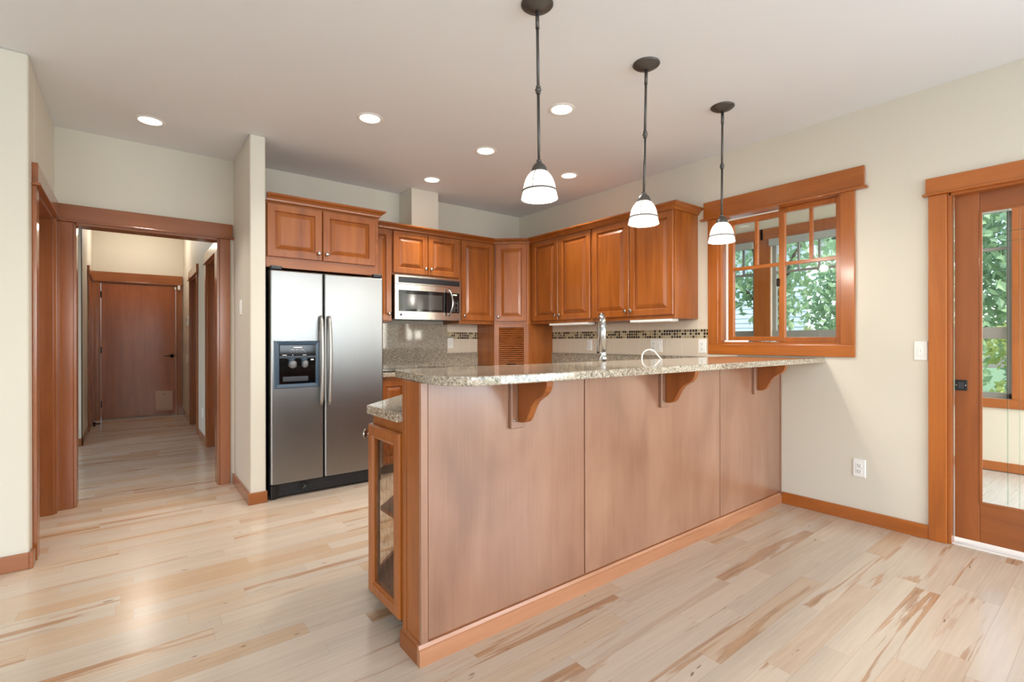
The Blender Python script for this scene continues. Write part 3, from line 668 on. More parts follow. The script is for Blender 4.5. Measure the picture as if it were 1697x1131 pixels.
tag(B(2.753, 3.155, YB - 0.011, YB - 0.002, 1.0605, 1.374).build('tile_backsplash', 'tile_x'), 'small patch of cream tile with mosaic band left of the appliance garage', 'backsplash')
# base cabinets
def base_cab(label, x0, x1, y0, y1, face, n, drawer=False, knob_side=1):
    c = thing('base_cabinet', label, 'cabinet', ((x0 + x1) / 2, (y0 + y1) / 2, 0))
    B(x0, x1, y0, y1, 0.09, 0.875).build('body', 'maple_z', c, 0.001)
    if face == '-y': B(x0, x1, y0 + 0.06, y1, 0.0, 0.09).build('toe_kick', 'dark_slot', c); W = x1 - x0
    elif face == '+y': B(x0, x1, y0, y1 - 0.06, 0.0, 0.09).build('toe_kick', 'dark_slot', c); W = x1 - x0
    else: B(x0 + 0.06, x1, y0, y1, 0.0, 0.09).build('toe_kick', 'dark_slot', c); W = y1 - y0
    w = (W - 0.01 * (n + 1)) / n
    for i in range(n):
        s = 0.01 + i * (w + 0.01); kx = w - 0.035 if (i % 2 == 0) == (knob_side > 0) else 0.035
        if face == '-y': o, u, nn = (x0 + s, y0, 0.11), (1, 0, 0), (0, -1, 0)
        elif face == '+y': o, u, nn = (x1 - s, y1, 0.11), (-1, 0, 0), (0, 1, 0)
        else: o, u, nn = (x0, y1 - s, 0.11), (0, -1, 0), (-1, 0, 0)
        door_part(c, o, u, nn, w, 0.735, (kx, 0.69))
    return c
base_cab('maple base cabinet door visible between the refrigerator and the bar end', 1.715, 2.0, 4.11, 4.69, '-y', 1)
base_cab('two door maple base cabinet below the cooktop', 2.005, 2.70, 4.11, 4.69, '-y', 2)
base_cab('maple base cabinet under the back corner counter', 2.705, 3.19, 4.11, 4.69, '-y', 1)
base_cab('two door maple base cabinet under the right wall counter', 3.2, 3.78, 2.44, 4.09, '-x', 3)
base_cab('maple sink cabinet on the kitchen side of the bar', 1.62, 3.19, 1.79, 2.38, '+y', 3)
# ------------------------------------------------------------------ bar half wall
c = thing('bar_half_wall', 'maple panelled half wall carrying the raised granite bar', 'bar', (2.3, 1.70, 0))
B(0.852, XR, 1.633, 1.776, 0, 1.0405).build('core', 'maple_z', c)
for x0, x1 in ((0.873, 1.704), (1.711, 2.930), (2.937, 3.772)):
    B(x0, x1, 1.625, 1.633, 0.0825, 1.0405).build('face_panel', 'panel_maple', c, 0.0015)
B(0.842, 0.871, 1.622, 1.640, 0.0, 1.0405).build('corner_post', 'panel_maple', c, 0.003)
B(0.8435, 0.852, 1.64, 1.745, 0.06, 1.0405).build('end_panel', 'maple_z', c, 0.001)
B(0.840, 0.853, 1.747, 1.777, 0.0, 1.0405).build('end_stile', 'maple_z', c, 0.002)
B(3.774, XR, 1.618, 1.633, 0.0, 1.0405).build('scribe_strip', 'panel_maple', c, 0.002)
bs = MB().extrude([(0.83, 1.611, 0), (0.83, 1.633, 0), (0.83, 1.633, 0.076), (0.83, 1.622, 0.076), (0.83, 1.617, 0.064), (0.83, 1.611, 0.060)], (XR - 0.83 - 0.017, 0, 0))
bs.build('base_moulding', 'base_maple', c)
bs = MB().extrude([(0.83, 1.6335, 0), (0.8515, 1.6335, 0), (0.8515, 1.6335, 0.076), (0.842, 1.6335, 0.076), (0.837, 1.6335, 0.064), (0.83, 1.6335, 0.060)], (0, 0.145, 0))
bs.build('base_moulding', 'maple_y', c)
# corbels
def corbel(x0, label):
    c = thing('corbel', label, 'bracket', (x0 + 0.035, 1.625, 0.825), 'corbels under the bar top')
    B(x0, x0 + 0.072, 1.605, 1.6245, 0.826, 1.0405).build('back_plate', 'panel_maple', c, 0.004)
    xm = x0 + 0.034
    pts = [(1.604, 1.0405), (1.422, 1.0405), (1.425, 1.015), (1.436, 0.992), (1.455, 0.974), (1.478, 0.962), (1.500, 0.947), (1.518, 0.925), (1.532, 0.898), (1.545, 0.874), (1.560, 0.859), (1.580, 0.853), (1.604, 0.853)]
    MB().extrude([(xm, y, z) for y, z in pts], (0.036, 0, 0)).build('bracket', 'maple_z', c, 0.004)
    MB().lathe([(0.0055, 0), (0.0055, 0.001), (0.0035, 0.003), (0, 0.0035)], (x0 + 0.016, 1.605, 0.862), (0, -1, 0), 14).build('screw_cap', 'nickel', c)
corbel(1.25, 'leftmost curved wooden corbel under the bar top, nearest the rounded end')
corbel(2.292, 'middle curved wooden corbel under the bar top')
corbel(3.350, 'rightmost curved wooden corbel under the bar top, nearest the right wall')
# glass door cabinet at the bar end
c = thing('glass_cabinet', 'maple end cabinet with seeded glass doors below the lower granite counter', 'cabinet', (1.1, 2.0, 0))
P0 = [(0.852, 1.779), (0.852, 2.095), (1.165, 2.40), (1.6, 2.40), (1.6, 1.779)]
MB().prism(P0, 0.092, 0.11).build('bottom_panel', 'maple_x', c)
MB().prism(P0, 0.80, 0.8755).build('top_rail', 'maple_x', c, 0.001)
MB().box(1.3, 1.32, 1.8, 2.40, 0.11, 0.80).box(0.87, 1.3, 1.779, 1.79, 0.11, 0.80).build('back_panel', 'maple_z', c)
MB().prism([(0.88, 1.8), (0.88, 2.08), (1.16, 2.36), (1.29, 2.36), (1.29, 1.8)], 0.44, 0.458).build('shelf', 'maple_x', c)
B(0.852, 0.87, 1.779, 1.795, 0.11, 0.80).build('stile', 'maple_z', c)
MB().prism([(0.852, 2.08), (0.852, 2.097), (0.866, 2.11), (0.880, 2.10)], 0.11, 0.80).build('stile', 'maple_z', c)
MB().prism([(1.15, 2.385), (1.17, 2.40), (1.32, 2.40), (1.32, 2.385)], 0.11, 0.80).build('stile', 'maple_z', c)
B(0.91, 1.55, 1.80, 2.3, 0.0, 0.092).build('toe_kick', 'dark_slot', c)
def glass_door(parent, o, u, n, w, h, fr, t=0.022):
    o = Vector(o); u = Vector(u).normalized(); n = Vector(n).normalized(); z = Vector((0, 0, 1))
    def R(ins, d): return [o + u * a + z * b + n * d for a, b in ((ins, ins), (w - ins, ins), (w - ins, h - ins), (ins, h - ins))]
    prof = [(fr + 0.006, 0), (0, 0), (0, t - 0.008), (0.006, t), (fr - 0.006, t), (fr, t - 0.006), (fr + 0.006, t - 0.008), (fr + 0.006, 0)]
    vs = []; fs = []
    for p in prof: vs += R(*p)
    for i in range(len(prof) - 1):
        for k in range(4): fs.append((i * 4 + k, i * 4 + (k + 1) % 4, i * 4 + 4 + (k + 1) % 4, i * 4 + 4 + k))
    d = MB().add(vs, fs).build('door', 'maple_z', parent)
    g = R(fr + 0.002, 0.008); g2 = R(fr + 0.002, 0.011)
    MB().extrude(g, n * 0.003).build('glass_pane', 'seeded_glass', d)
    return d
glass_door(c, (0.850, 2.098, 0.095), (0, -1, 0), (-1, 0, 0), 0.312, 0.735, 0.05)
dd = glass_door(c, (1.158, 2.398, 0.095), (-0.7071, -0.7071, 0), (-0.7071, 0.7071, 0), 0.415, 0.735, 0.05)
kc = Vector((0.872, 2.124, 0.775)) 
MB().lathe([(0.007, 0), (0.006, 0.014), (0.010, 0.018), (0.020, 0.022), (0.0225, 0.028), (0.019, 0.033), (0, 0.035)], kc + Vector((-0.7071, 0.7071, 0)) * 0.018, (-0.7071, 0.7071, 0), 18).build('knob', 'nickel', dd)

# ------------------------------------------------------------------ refrigerator
c = thing('refrigerator', 'stainless side by side refrigerator with water and ice dispenser', 'refrigerator', (1.26, 4.3, 0))
FX0, FX1, FS = 0.820, 1.703, 1.209
FY = 3.965
B(FX0 + 0.004, FX1 - 0.006, 4.045, 4.66, 0.05, 1.738).build('body', 'black_plastic', c, 0.004)
dl = MB().box(FX0, FS - 0.004, FY, 4.04, 0.116, 1.728).build('freezer_door', 'stainless', c, 0.012, 3)
dr = MB().box(FS + 0.004, FX1, FY, 4.04, 0.116, 1.728).build('fresh_food_door', 'stainless', c, 0.012, 3)
for hx, p in ((FX0 + 0.045, 'hinge_cap'), (FX1 - 0.045, 'hinge_cap')): B(hx - 0.04, hx + 0.04, 3.972, 4.016, 1.7285, 1.762).build(p, 'black_plastic', c, 0.008)
def handle(x, par):
    pts = []
    for i in range(17):
        t = i / 16; z = 0.69 + t * 0.70; d = 0.018 + 0.042 * math.sin(math.pi * t) ** 0.55
        pts.append((x, FY - d, z))
    vs = []
    mb = MB().tube(pts, [0.012] + [0.0145] * 15 + [0.012], 12)
    mb.tube([(x, FY + 0.002, 0.70), (x, FY - 0.03, 0.705)], 0.01, 10).tube([(x, FY + 0.002, 1.38), (x, FY - 0.03, 1.375)], 0.01, 10)
    mb.build('handle', 'satin_metal', par)
handle(FS - 0.028, dl); handle(FS + 0.034, dr)
# dispenser
dx0, dx1, dz0, dz1 = 0.845, 1.172, 0.838, 1.198
fr = MB().rings((dx0, FY, dz0), U, NB, dx1 - dx0, dz1 - dz0, [(0, 0), (0, 0.012), (0.006, 0.016), (0.03, 0.013), (0.034, 0.004)]).build('dispenser', 'dispenser_blue', c)
B(dx0 + 0.036, dx1 - 0.03, FY - 0.014, FY - 0.003, 1.082, 1.165).build('control_panel', 'black_gloss', fr, 0.002)
B(dx0 + 0.034, dx1 - 0.028, FY - 0.016, FY - 0.004, 1.066, 1.076).build('divider_bar', 'charcoal', fr, 0.002)
cv = B(dx0 + 0.036, dx1 - 0.03, FY - 0.008, FY - 0.0035, 0.872, 1.064).build('cavity', 'black_gloss', fr)
for x, w in ((dx0 + 0.125, 0.03), (dx0 + 0.215, 0.024)):
    MB().lathe([(0, 0), (w * 0.5, 0.004), (w, 0.018), (w * 0.9, 0.05), (w * 0.5, 0.06), (0, 0.062)], (x, FY - 0.012, 0.988), (0, -0.35, 1), 16).build('paddle', 'clear_grey', fr)
    MB().lathe([(0.012, 0), (0.02, 0.03), (0.03, 0.045), (0, 0.046)], (x - 0.006, FY - 0.014, 1.018), (0, 0, 1), 14).build('spout', 'dispenser_blue', fr)
MB().box(dx0 + 0.055, dx1 - 0.085, FY - 0.024, FY - 0.008, 0.886, 0.926).build('drip_tray', 'charcoal', fr, 0.008)
def letters(txt, size, loc, rot, mat, parent, name='lettering'):
    cu = bpy.data.curves.new(name, 'FONT'); cu.body = txt; cu.size = size; cu.align_x = 'CENTER'; cu.align_y = 'CENTER'; cu.extrude = 0.0004
    cu.materials.append(MATS[mat]); o = bpy.data.objects.new(name, cu); COL.objects.link(o)
    off = Vector((0, 0, 0)); p = parent
    while p is not None: off = off + p.location; p = p.parent
    o.parent = parent; o.location = Vector(loc) - off; o.rotation_euler = rot
    return o
mk = MB().box(dx0 + 0.135, dx0 + 0.195, FY - 0.0148, FY - 0.014, 1.143, 1.149)
mk.build('nameplate', 'white_plastic', fr)
for i in range(3):
    a0 = dx0 + 0.125 + i * 0.036
    MB().tube([(a0 + 0.012 * math.cos(math.pi * k / 6), FY - 0.0142, 1.122 + 0.008 * math.sin(math.pi * k / 6)) for k in range(7)], 0.0011, 5).build('arc_mark', 'white_plastic', fr)
for i in range(6):
    MB().lathe([(0.0055, 0), (0.0055, 0.002), (0.0035, 0.002), (0.0035, 0.001), (0, 0.001)], (dx0 + 0.115 + i * 0.0205, FY - 0.014, 1.111), (0, -1, 0), 12).build('button', 'clear_grey', fr)
for xa_, xb_ in ((0.055, 0.085), (0.125, 0.132), (0.20, 0.226)): B(dx0 + xa_, dx0 + xb_, FY - 0.0148, FY - 0.014, 1.086, 1.090).build('caption_mark', 'white_plastic', fr)
B(dx1 - 0.066, dx1 - 0.044, FY - 0.0098, FY - 0.0084, 1.046, 1.056).build('rating_tag', 'white_plastic', fr)
# grille
g = B(FX0 + 0.012, FX1 - 0.006, 4.008, 4.05, 0.012, 0.112).build('base_grille', 'black_plastic', c, 0.004)
m = MB()
for i in range(6): m.box(FX0 + 0.07, FX1 - 0.03, 4.003, 4.01, 0.024 + i * 0.0145, 0.0315 + i * 0.0145)
m.build('louvre', 'charcoal', g, 0.001)
MB().lathe([(0.028, 0), (0.028, 0.008), (0.022, 0.010), (0.02, 0.006), (0, 0.006)], (1.06, 4.003, 0.072), (0, -1, 0), 20).build('filter_cap', 'black_plastic', g)
B(FX0 + 0.006, FX0 + 0.05, 3.992, 4.03, 0.0, 0.108).build('corner_foot', 'black_plastic', c, 0.008)
B(FX1 - 0.05, FX1 - 0.006, 4.0, 4.03, 0.0, 0.108).build('corner_foot', 'black_plastic', c, 0.008)

# ------------------------------------------------------------------ microwave
c = thing('microwave', 'stainless over the range microwave with a curved bar handle', 'microwave', (2.33, 4.48, 1.40))
mx0, mx1, mz0, mz1 = 1.968, 2.698, 1.402, 1.822
B(mx0 + 0.008, mx1 - 0.008, 4.345, 4.69, mz0 + 0.006, mz1 - 0.002).build('body', 'black_plastic', c, 0.003)
def bow(mb, x0, x1, z0, z1, off, back=4.345, n=14):     # front face bowed gently outward
    def yy(x): t = (x - mx0) / (mx1 - mx0); return 4.312 - 0.022 * math.sin(math.pi * t) - off
    xs = [x0 + (x1 - x0) * i / n for i in range(n + 1)]
    poly = [(x, yy(x)) for x in xs] + [(x, (yy(x) + 0.004 if off > 0.0 else back)) for x in reversed(xs)]
    return mb.prism(poly, z0, z1)
f = bow(MB(), mx0, mx1, mz0, mz1 - 0.088, 0).build('front_panel', 'stainless_h', c)
v = bow(MB(), mx0, mx1, mz1 - 0.085, mz1, 0).build('vent_panel', 'stainless_h', c)
m = bow(MB(), mx0 + 0.035, mx1 - 0.02, mz1 - 0.072, mz1 - 0.018, 0.002).build('vent_grille', 'black_plastic', c)
m2 = MB()
for i in range(3): bow(m2, mx0 + 0.04, mx1 - 0.025, mz1 - 0.066 + i * 0.017, mz1 - 0.060 + i * 0.017, 0.005)
m2.build('vent_slat', 'charcoal', m)
dw = bow(MB(), mx0 + 0.035, mx1 - 0.185, mz0 + 0.075, mz1 - 0.142, 0.002).build('door_glass', 'black_gloss', c)
bow(MB(), mx0 + 0.065, mx1 - 0.235, mz0 + 0.098, mz1 - 0.178, 0.005).build('window_mesh', 'oven_mesh', dw)
cp = bow(MB(), mx1 - 0.185, mx1 - 0.022, mz0 + 0.075, mz1 - 0.142, 0.002).build('control_panel', 'black_gloss', c)
bow(MB(), mx1 - 0.105, mx1 - 0.055, mz1 - 0.166, mz1 - 0.154, 0.005, n=3).build('display', 'display_green', cp)
k = MB()
for r_ in range(7):
    for q in range(4):
        if r_ in (2, 5) or q != 2:
            bow(k, mx1 - 0.112 + q * 0.021, mx1 - 0.099 + q * 0.021, mz0 + 0.092 + r_ * 0.0165, mz0 + 0.0975 + r_ * 0.0165, 0.0045, n=1)
k.build('key_legend', 'clear_grey', cp)
hp = []
for i in range(15):
    t = i / 14; hp.append((mx1 - 0.168 + 0.022 * math.sin(math.pi * t), 4.288 - 0.012 - 0.045 * math.sin(math.pi * t) ** 0.6, mz0 + 0.045 + t * 0.265))
MB().tube(hp, 0.0105, 12).build('handle', 'chrome', f)
MB().lathe([(0.012, 0), (0.012, 0.002), (0.009, 0.003), (0, 0.003)], (mx0 + 0.06, 4.3075, mz0 + 0.042), (0, -1, 0), 18).build('maker_badge', 'charcoal', f)
# cooktop
c = thing('cooktop', 'black glass cooktop on the back counter below the microwave', 'cooktop', (2.2, 4.38, 0.914))
B(1.80, 2.62, 4.12, 4.64, 0.9145, 0.922).build('glass_plate', 'black_gloss', c, 0.003)
for x, y, r in ((2.0, 4.25, 0.09), (2.4, 4.25, 0.075), (2.0, 4.5, 0.075), (2.4, 4.5, 0.1)):
    MB().lathe([(r, 0), (r, 0.0006), (r - 0.006, 0.0006), (r - 0.006, 0)], (x, y, 0.9221), (0, 0, 1), 28).build('burner_ring', 'charcoal', c)

# ------------------------------------------------------------------ faucets
c = thing('kitchen_faucet', 'tall chrome gooseneck faucet behind the bar top', 'faucet', (2.243, 1.985, 0.914))
fx, fy = 2.243, 1.985
MB().lathe([(0.032, 0), (0.032, 0.006), (0.026, 0.012), (0.023, 0.02), (0.0225, 0.165), (0.03, 0.167), (0.03, 0.174), (0.0225, 0.176), (0.0225, 0.20), (0.0215, 0.21), (0, 0.21)], (fx, fy, 0.9145), (0, 0, 1), 24).build('body', 'chrome', c)
dxn, dyn = 0.690, 0.724
pts = [(fx, fy, 1.12), (fx, fy, 1.24)]
for i in range(17):
    a = math.pi * i / 16; rr = 0.095; s = rr - rr * math.cos(a)
    pts.append((fx + dxn * s, fy + dyn * s, 1.25 + rr * 1.05 * math.sin(a)))
pts.append((fx + dxn * 0.19, fy + dyn * 0.19, 1.20))
MB().tube(pts, [0.0215] * 3 + [0.0205] * 16 + [0.0205], 16).build('spout', 'chrome', c)
MB().lathe([(0.019, 0.09), (0.02, 0.05), (0.023, 0.01), (0.021, 0), (0, 0)], (fx + dxn * 0.19, fy + dyn * 0.19, 1.125), (0, 0, 1), 18).build('spray_head', 'chrome', c)
MB().lathe([(0.0215, 0), (0.0215, 0.012), (0, 0.012)], (fx + dxn * 0.19, fy + dyn * 0.19, 1.113), (0, 0, 1), 18).build('spray_nozzle', 'black_plastic', c)
c = thing('filter_faucet', 'slim white curved water tap right of the chrome faucet', 'faucet', (2.60, 1.98, 0.914))
bx_, by_ = 2.68, 2.03
pts = [(bx_, by_, 0.9145), (bx_, by_, 1.075)]
cx_, cy_ = 0.788, -0.615                      # the arch runs sideways along the bar
for i in range(1, 13):
    a = math.radians(11 * i); rr = 0.05
    s_ = rr - rr * math.cos(a); pts.append((bx_ + s_ * cx_, by_ + s_ * cy_, 1.082 + rr * 1.05 * math.sin(a)))
for s_, z_ in ((0.096, 1.108), (0.108, 1.092), (0.122, 1.078), (0.128, 1.072)): pts.append((bx_ + s_ * cx_, by_ + s_ * cy_, z_))
MB().tube(pts, 0.0045, 10).build('gooseneck', 'white_plastic', c)
MB().lathe([(0.02, 0), (0.02, 0.01), (0.012, 0.02), (0.011, 0.05), (0, 0.052)], (bx_, by_, 0.9145), (0, 0, 1), 18).build('base', 'white_plastic', c)

# ------------------------------------------------------------------ outlets and switches
def plate(name, label, cat, o, u, n, w, h, items, mat='white_plastic', group=None):
    o = Vector(o); u = Vector(u); n = Vector(n); z = Vector((0, 0, 1))
    c = thing(name, label, cat, o, group)
    MB().rings(o - u * w / 2 - z * h / 2, u, n, w, h, [(0, 0), (0, 0.003), (0.003, 0.006)]).build('plate', mat, c)
    for kind, du_ in items:
        q = o + u * du_
        if kind == 'outlet':
            for dz in (-0.0195, 0.0195):
                r = MB().rings(q - u * 0.0165 + z * (dz - 0.014), u, n, 0.033, 0.028, [(0, 0.0055), (0, 0.0075), (0.003, 0.0085)]).build('receptacle', mat, c)
                s = MB()
                for sx, hh in ((-0.0065, 0.010), (0.0065, 0.008)):
                    s.extrude([q + u * (sx - 0.0012) + z * (dz - hh / 2 + 0.003) + n * 0.0086, q + u * (sx + 0.0012) + z * (dz - hh / 2 + 0.003) + n * 0.0086, q + u * (sx + 0.0012) + z * (dz + hh / 2 + 0.003) + n * 0.0086, q + u * (sx - 0.0012) + z * (dz + hh / 2 + 0.003) + n * 0.0086], n * 0.0004)
                s.lathe([(0.0028, 0), (0.0028, 0.0004), (0, 0.0004)], q + z * (dz - 0.0075) + n * 0.0086, n, 10)
                s.build('slot', 'dark_slot', r)
        else:
            r = MB().rings(q - u * 0.0165 - z * 0.033, u, n, 0.033, 0.066, [(0, 0.0055), (0, 0.007), (0.002, 0.009)]).build('rocker', mat, c)
            MB().extrude([q + u * -0.001 + z * -0.005 + n * 0.009, q + u * 0.001 + z * -0.005 + n * 0.009, q + u * 0.001 + z * 0.005 + n * 0.009, q + u * -0.001 + z * 0.005 + n * 0.009], n * 0.0005).build('indicator', 'grey_frame', r)
    return c
yR = (0, -1, 0); nR = (-1, 0, 0)
plate('light_switch', 'white rocker switch beside the glass door casing', 'switch', (XR, 0.813, 1.13), yR, nR, 0.066, 0.115, [('switch', 0)])
plate('wall_outlet', 'white duplex outlet low on the right wall', 'outlet', (XR, 1.132, 0.353), yR, nR, 0.072, 0.118, [('outlet', 0)])
plate('wall_outlet', 'white duplex outlet on the tile next to the window casing', 'outlet', (XR - 0.009, 2.247, 1.147), yR, nR, 0.070, 0.115, [('outlet', 0)])
plate('switch_outlet_plate', 'white double plate with outlet and switch on the backsplash', 'outlet', (XR - 0.009, 2.70, 1.149), yR, nR, 0.125, 0.118, [('outlet', -0.026), ('switch', 0.026)])
plate('wall_outlet', 'white outlet on the tile left of the faucet', 'outlet', (XR - 0.009, 3.523, 1.149), yR, nR, 0.070, 0.115, [('outlet', 0)])
plate('light_switch', 'white switch on the tile beside the granite splash', 'switch', (2.795, YB - 0.009, 1.17), (1, 0, 0), (0, -1, 0), 0.07, 0.115, [('switch', 0)])
plate('light_switch', 'white switch on the side of the stub wall', 'switch', (XS, 4.36, 1.46), (0, -1, 0), (-1, 0, 0), 0.07, 0.118, [('switch', 0)])
plate('light_switch', 'white switch low beside the far hall doorway', 'switch', (XS, 9.0, 0.93), (0, -1, 0), (-1, 0, 0), 0.07, 0.115, [('switch', 0)])
plate('wall_outlet', 'white outlet near the floor between the hall doorways', 'outlet', (XS, 6.97, 0.33), (0, -1, 0), (-1, 0, 0), 0.07, 0.115, [('outlet', 0)])
c = thing('thermostat', 'slim white thermostat on the right hall wall near the far door', 'thermostat', (XS, 8.72, 1.49))
B(XS - 0.024, XS, 8.66, 8.78, 1.42, 1.56).build('housing', 'white_plastic', c, 0.005)
B(XS - 0.026, XS - 0.024, 8.685, 8.755, 1.49, 1.54).build('screen', 'grey_frame', c)
c = thing('door_stop', 'small dark floor door stop beside the left hall casing', 'door stop', (-0.40, 9.05, 0))
MB().lathe([(0.022, 0), (0.022, 0.006), (0.010, 0.010), (0.010, 0.03), (0.016, 0.034), (0.016, 0.05), (0, 0.052)], (-0.40, 9.05, 0), (0, 0, 1), 16).build('post', 'dark_bronze', c)
MB().tube([(-0.40, 9.05, 0.03), (-0.33, 9.03, 0.03)], 0.009, 10).build('bumper', 'black_plastic', c)

# ------------------------------------------------------------------ recessed lights
def recessed(x, y, label, z=ZC, power=11.0, spread=130, col=(1.0, 0.955, 0.90)):
    c = thing('recessed_light', label, 'ceiling light', (x, y, z), 'recessed ceiling lights')
    MB().lathe([(0.066, 0.0), (0.066, -0.003), (0.070, -0.006), (0.084, -0.004), (0.088, 0.0)], (x, y, z), (0, 0, 1), 36).build('trim_ring', 'white_trim', c)
    MB().lathe([(0, -0.002), (0.067, -0.002), (0.067, -0.0005), (0, -0.0005)], (x, y, z), (0, 0, 1), 36).build('lens', 'lens_glow', c)
    d = bpy.data.lights.new('recessed_lamp', 'AREA'); d.shape = 'DISK'; d.size = 0.13; d.spread = math.radians(spread); d.energy = power; d.color = col
    l = bpy.data.objects.new('recessed_lamp', d); COL.objects.link(l); l.parent = c; l.location = (0, 0, -0.008)
for (x, y, lab) in ((0.111, 4.178, 'recessed light nearest the cased opening to the hall'),
                    (1.289, 3.218, 'recessed light in front of the refrigerator'),
                    (2.238, 3.204, 'recessed light at the middle of the kitchen ceiling'),
                    (2.241, 4.09, 'recessed light just in front of the vent chase'),
                    (3.177, 3.216, 'recessed light in front of the right wall cabinets'),
                    (2.23, 2.323, 'recessed light just behind the first and second pendants')):
    recessed(x, y, lab, power=6.0 if x < 1 else (6.0 if y > 4 else (13.0 if y < 2.5 else 8.0)), spread=80 if y > 4 else 130)
c = thing('flush_light', 'small flush ceiling light at the far end of the hall', 'ceiling light', (0.12, 9.0, 2.86))
MB().lathe([(0.10, 0), (0.10, -0.012), (0.085, -0.02), (0, -0.022)], (0.12, 9.0, 2.86), (0, 0, 1), 28).build('glass_dome', 'lens_glow', c)
d = bpy.data.lights.new('hall_lamp', 'POINT'); d.energy = 15; d.color = (1.0, 0.89, 0.76); d.shadow_soft_size = 0.1
l = bpy.data.objects.new('hall_lamp', d); COL.objects.link(l); l.parent = c; l.location = (0, -0.2, -0.12)

# ------------------------------------------------------------------ pendants
def pendant(x, y, label, tilt=(0, 0)):
    c = thing('pendant_light', label, 'pendant light', (x, y, ZC), 'pendant lights over the bar')
    def bd(mb, name, mat, par=None):
        o = mb.build(name, mat, par or c); return o
    bd(MB().lathe([(0, 0), (0.072, 0), (0.073, -0.004), (0.066, -0.010), (0.062, -0.011), (0.055, -0.017), (0.046, -0.019), (0.036, -0.026), (0.020, -0.031), (0.014, -0.033), (0, -0.033)], (x, y, ZC), (0, 0, 1), 36), 'canopy', 'bronze')
    tx, ty = tilt
    def P(z): t = (ZC - z) / 0.9; return Vector((x + tx * t, y + ty * t, z))
    ax = (P(ZC) - P(1.8)).normalized()
    rod = bd(MB().tube([P(2.69), P(2.33)], 0.0068, 14).tube([P(2.33), P(2.0)], 0.0068, 14).tube([P(2.68), P(2.60)], 0.009, 14), 'rod', 'bronze')
    q = P(2.325)
    bd(MB().lathe([(0.0068, -0.018), (0.011, -0.016), (0.011, -0.011), (0.0085, -0.009), (0.0145, -0.003), (0.0145, 0.003), (0.0085, 0.009), (0.011, 0.011), (0.011, 0.016), (0.0068, 0.018)], q, ax, 20), 'knuckle', 'bronze', rod)
    q = P(1.958)
    bd(MB().lathe([(0.036, -0.002), (0.036, 0.004), (0.032, 0.018), (0.024, 0.030), (0.013, 0.040), (0.009, 0.043), (0.012, 0.046), (0.012, 0.051), (0.007, 0.053), (0, 0.053)], q, ax, 28), 'shade_cap', 'bronze')
    q = P(1.835)
    prof = [(0.033, 0.122), (0.042, 0.116), (0.053, 0.103), (0.062, 0.087), (0.068, 0.070), (0.072, 0.053), (0.0745, 0.036), (0.079, 0.014), (0.083, 0.0), (0.080, -0.001), (0.0755, 0.014), (0.071, 0.036), (0.0685, 0.053), (0.0645, 0.069), (0.0585, 0.085), (0.0495, 0.100), (0.0385, 0.112), (0.030, 0.118)]
    sh = bd(MB().lathe(prof, q, ax, 40), 'glass_shade', 'shade_glow')
    b = MB().lathe([(0.0740, 0.031), (0.0785, 0.0315), (0.0790, 0.0375), (0.0740, 0.038)], q, ax, 40)
    bd(b, 'shade_band', 'bronze', sh)
    a = ax.orthogonal().normalized(); bb_ = ax.cross(a)
    rb = MB()
    for k in range(3):
        w = math.radians(40 + k * 120); dr_ = a * math.cos(w) + bb_ * math.sin(w)
        rb.tube([q + ax * h + dr_ * (r + 0.0008) for r, h in prof[:7]], 0.0015, 6)
    bd(rb, 'shade_wire', 'bronze', sh)
    bd(MB().lathe([(0, 0.012), (0.018, 0.018), (0.026, 0.034), (0.024, 0.054), (0.014, 0.072), (0.013, 0.10), (0, 0.10)], q, ax, 20), 'bulb', 'bulb_glow')
    d = bpy.data.lights.new('pendant_lamp', 'POINT'); d.energy = 10; d.color = (1.0, 0.92, 0.82); d.shadow_soft_size = 0.03
    l = bpy.data.objects.new('pendant_lamp', d); COL.objects.link(l); l.parent = c; l.location = q - Vector((x, y, ZC)) + Vector((0, 0, -0.02))
pendant(1.446, 1.665, 'left pendant light, closest to the rounded end of the bar', (0.010, -0.004))
pendant(2.232, 1.66, 'middle pendant light over the bar, in front of the wall cabinets', (-0.014, 0.010))
pendant(3.030, 1.66, 'right pendant light over the bar, in front of the window', (-0.006, 0.004))

# ------------------------------------------------------------------ outdoors
struct(B(SX + 0.15, 40, -20, 30, -0.6, -0.45).build('ground', 'lawn'), 'green garden lawn outside the sunroom', 'lawn')
h = thing('neighbour_house', 'white lap sided neighbouring house seen through the window', 'house', (15, 8.6, -0.45))
m = MB()
for i in range(36): 
    z = -0.45 + i * 0.115
    m.extrude([(12.0, 4.6, z), (11.985, 4.6, z), (12.0, 4.6, z + 0.115)], (0, 8, 0))
m.box(12.0, 18, 4.6, 12.6, -0.45, 3.7).build('siding_wall', 'siding', h)
MB().extrude([(11.5, 4.2, 3.65), (15.0, 4.2, 5.6), (18.5, 4.2, 3.65)], (0, 8.8, 0)).build('roof', 'shingle', h)
def leaf_cloud(rng, blobs, n, size, droop=0.5):
    mb = MB()
    for _ in range(n):
        cx, cy, cz, rx, ry, rz = rng.choice(blobs)
        while True:
            p = Vector((rng.uniform(-1, 1), rng.uniform(-1, 1), rng.uniform(-1, 1)))
            if p.length <= 1: break
        c = Vector((cx + p.x * rx, cy + p.y * ry, cz + p.z * rz))
        d = Vector((rng.uniform(-1, 1), rng.uniform(-1, 1), rng.uniform(-1, 1) - droop)).normalized()
        s = d.cross(Vector((rng.uniform(-1, 1), rng.uniform(-1, 1), rng.uniform(-1, 1)))).normalized()
        l = size * rng.uniform(0.6, 1.3); w = l * 0.28; nn = d.cross(s)
        vs = [c, c + d * l * 0.45 + s * w + nn * l * 0.06, c + d * l, c + d * l * 0.45 - s * w + nn * l * 0.06]
        mb.add(vs, [(0, 1, 2, 3)])
    return mb
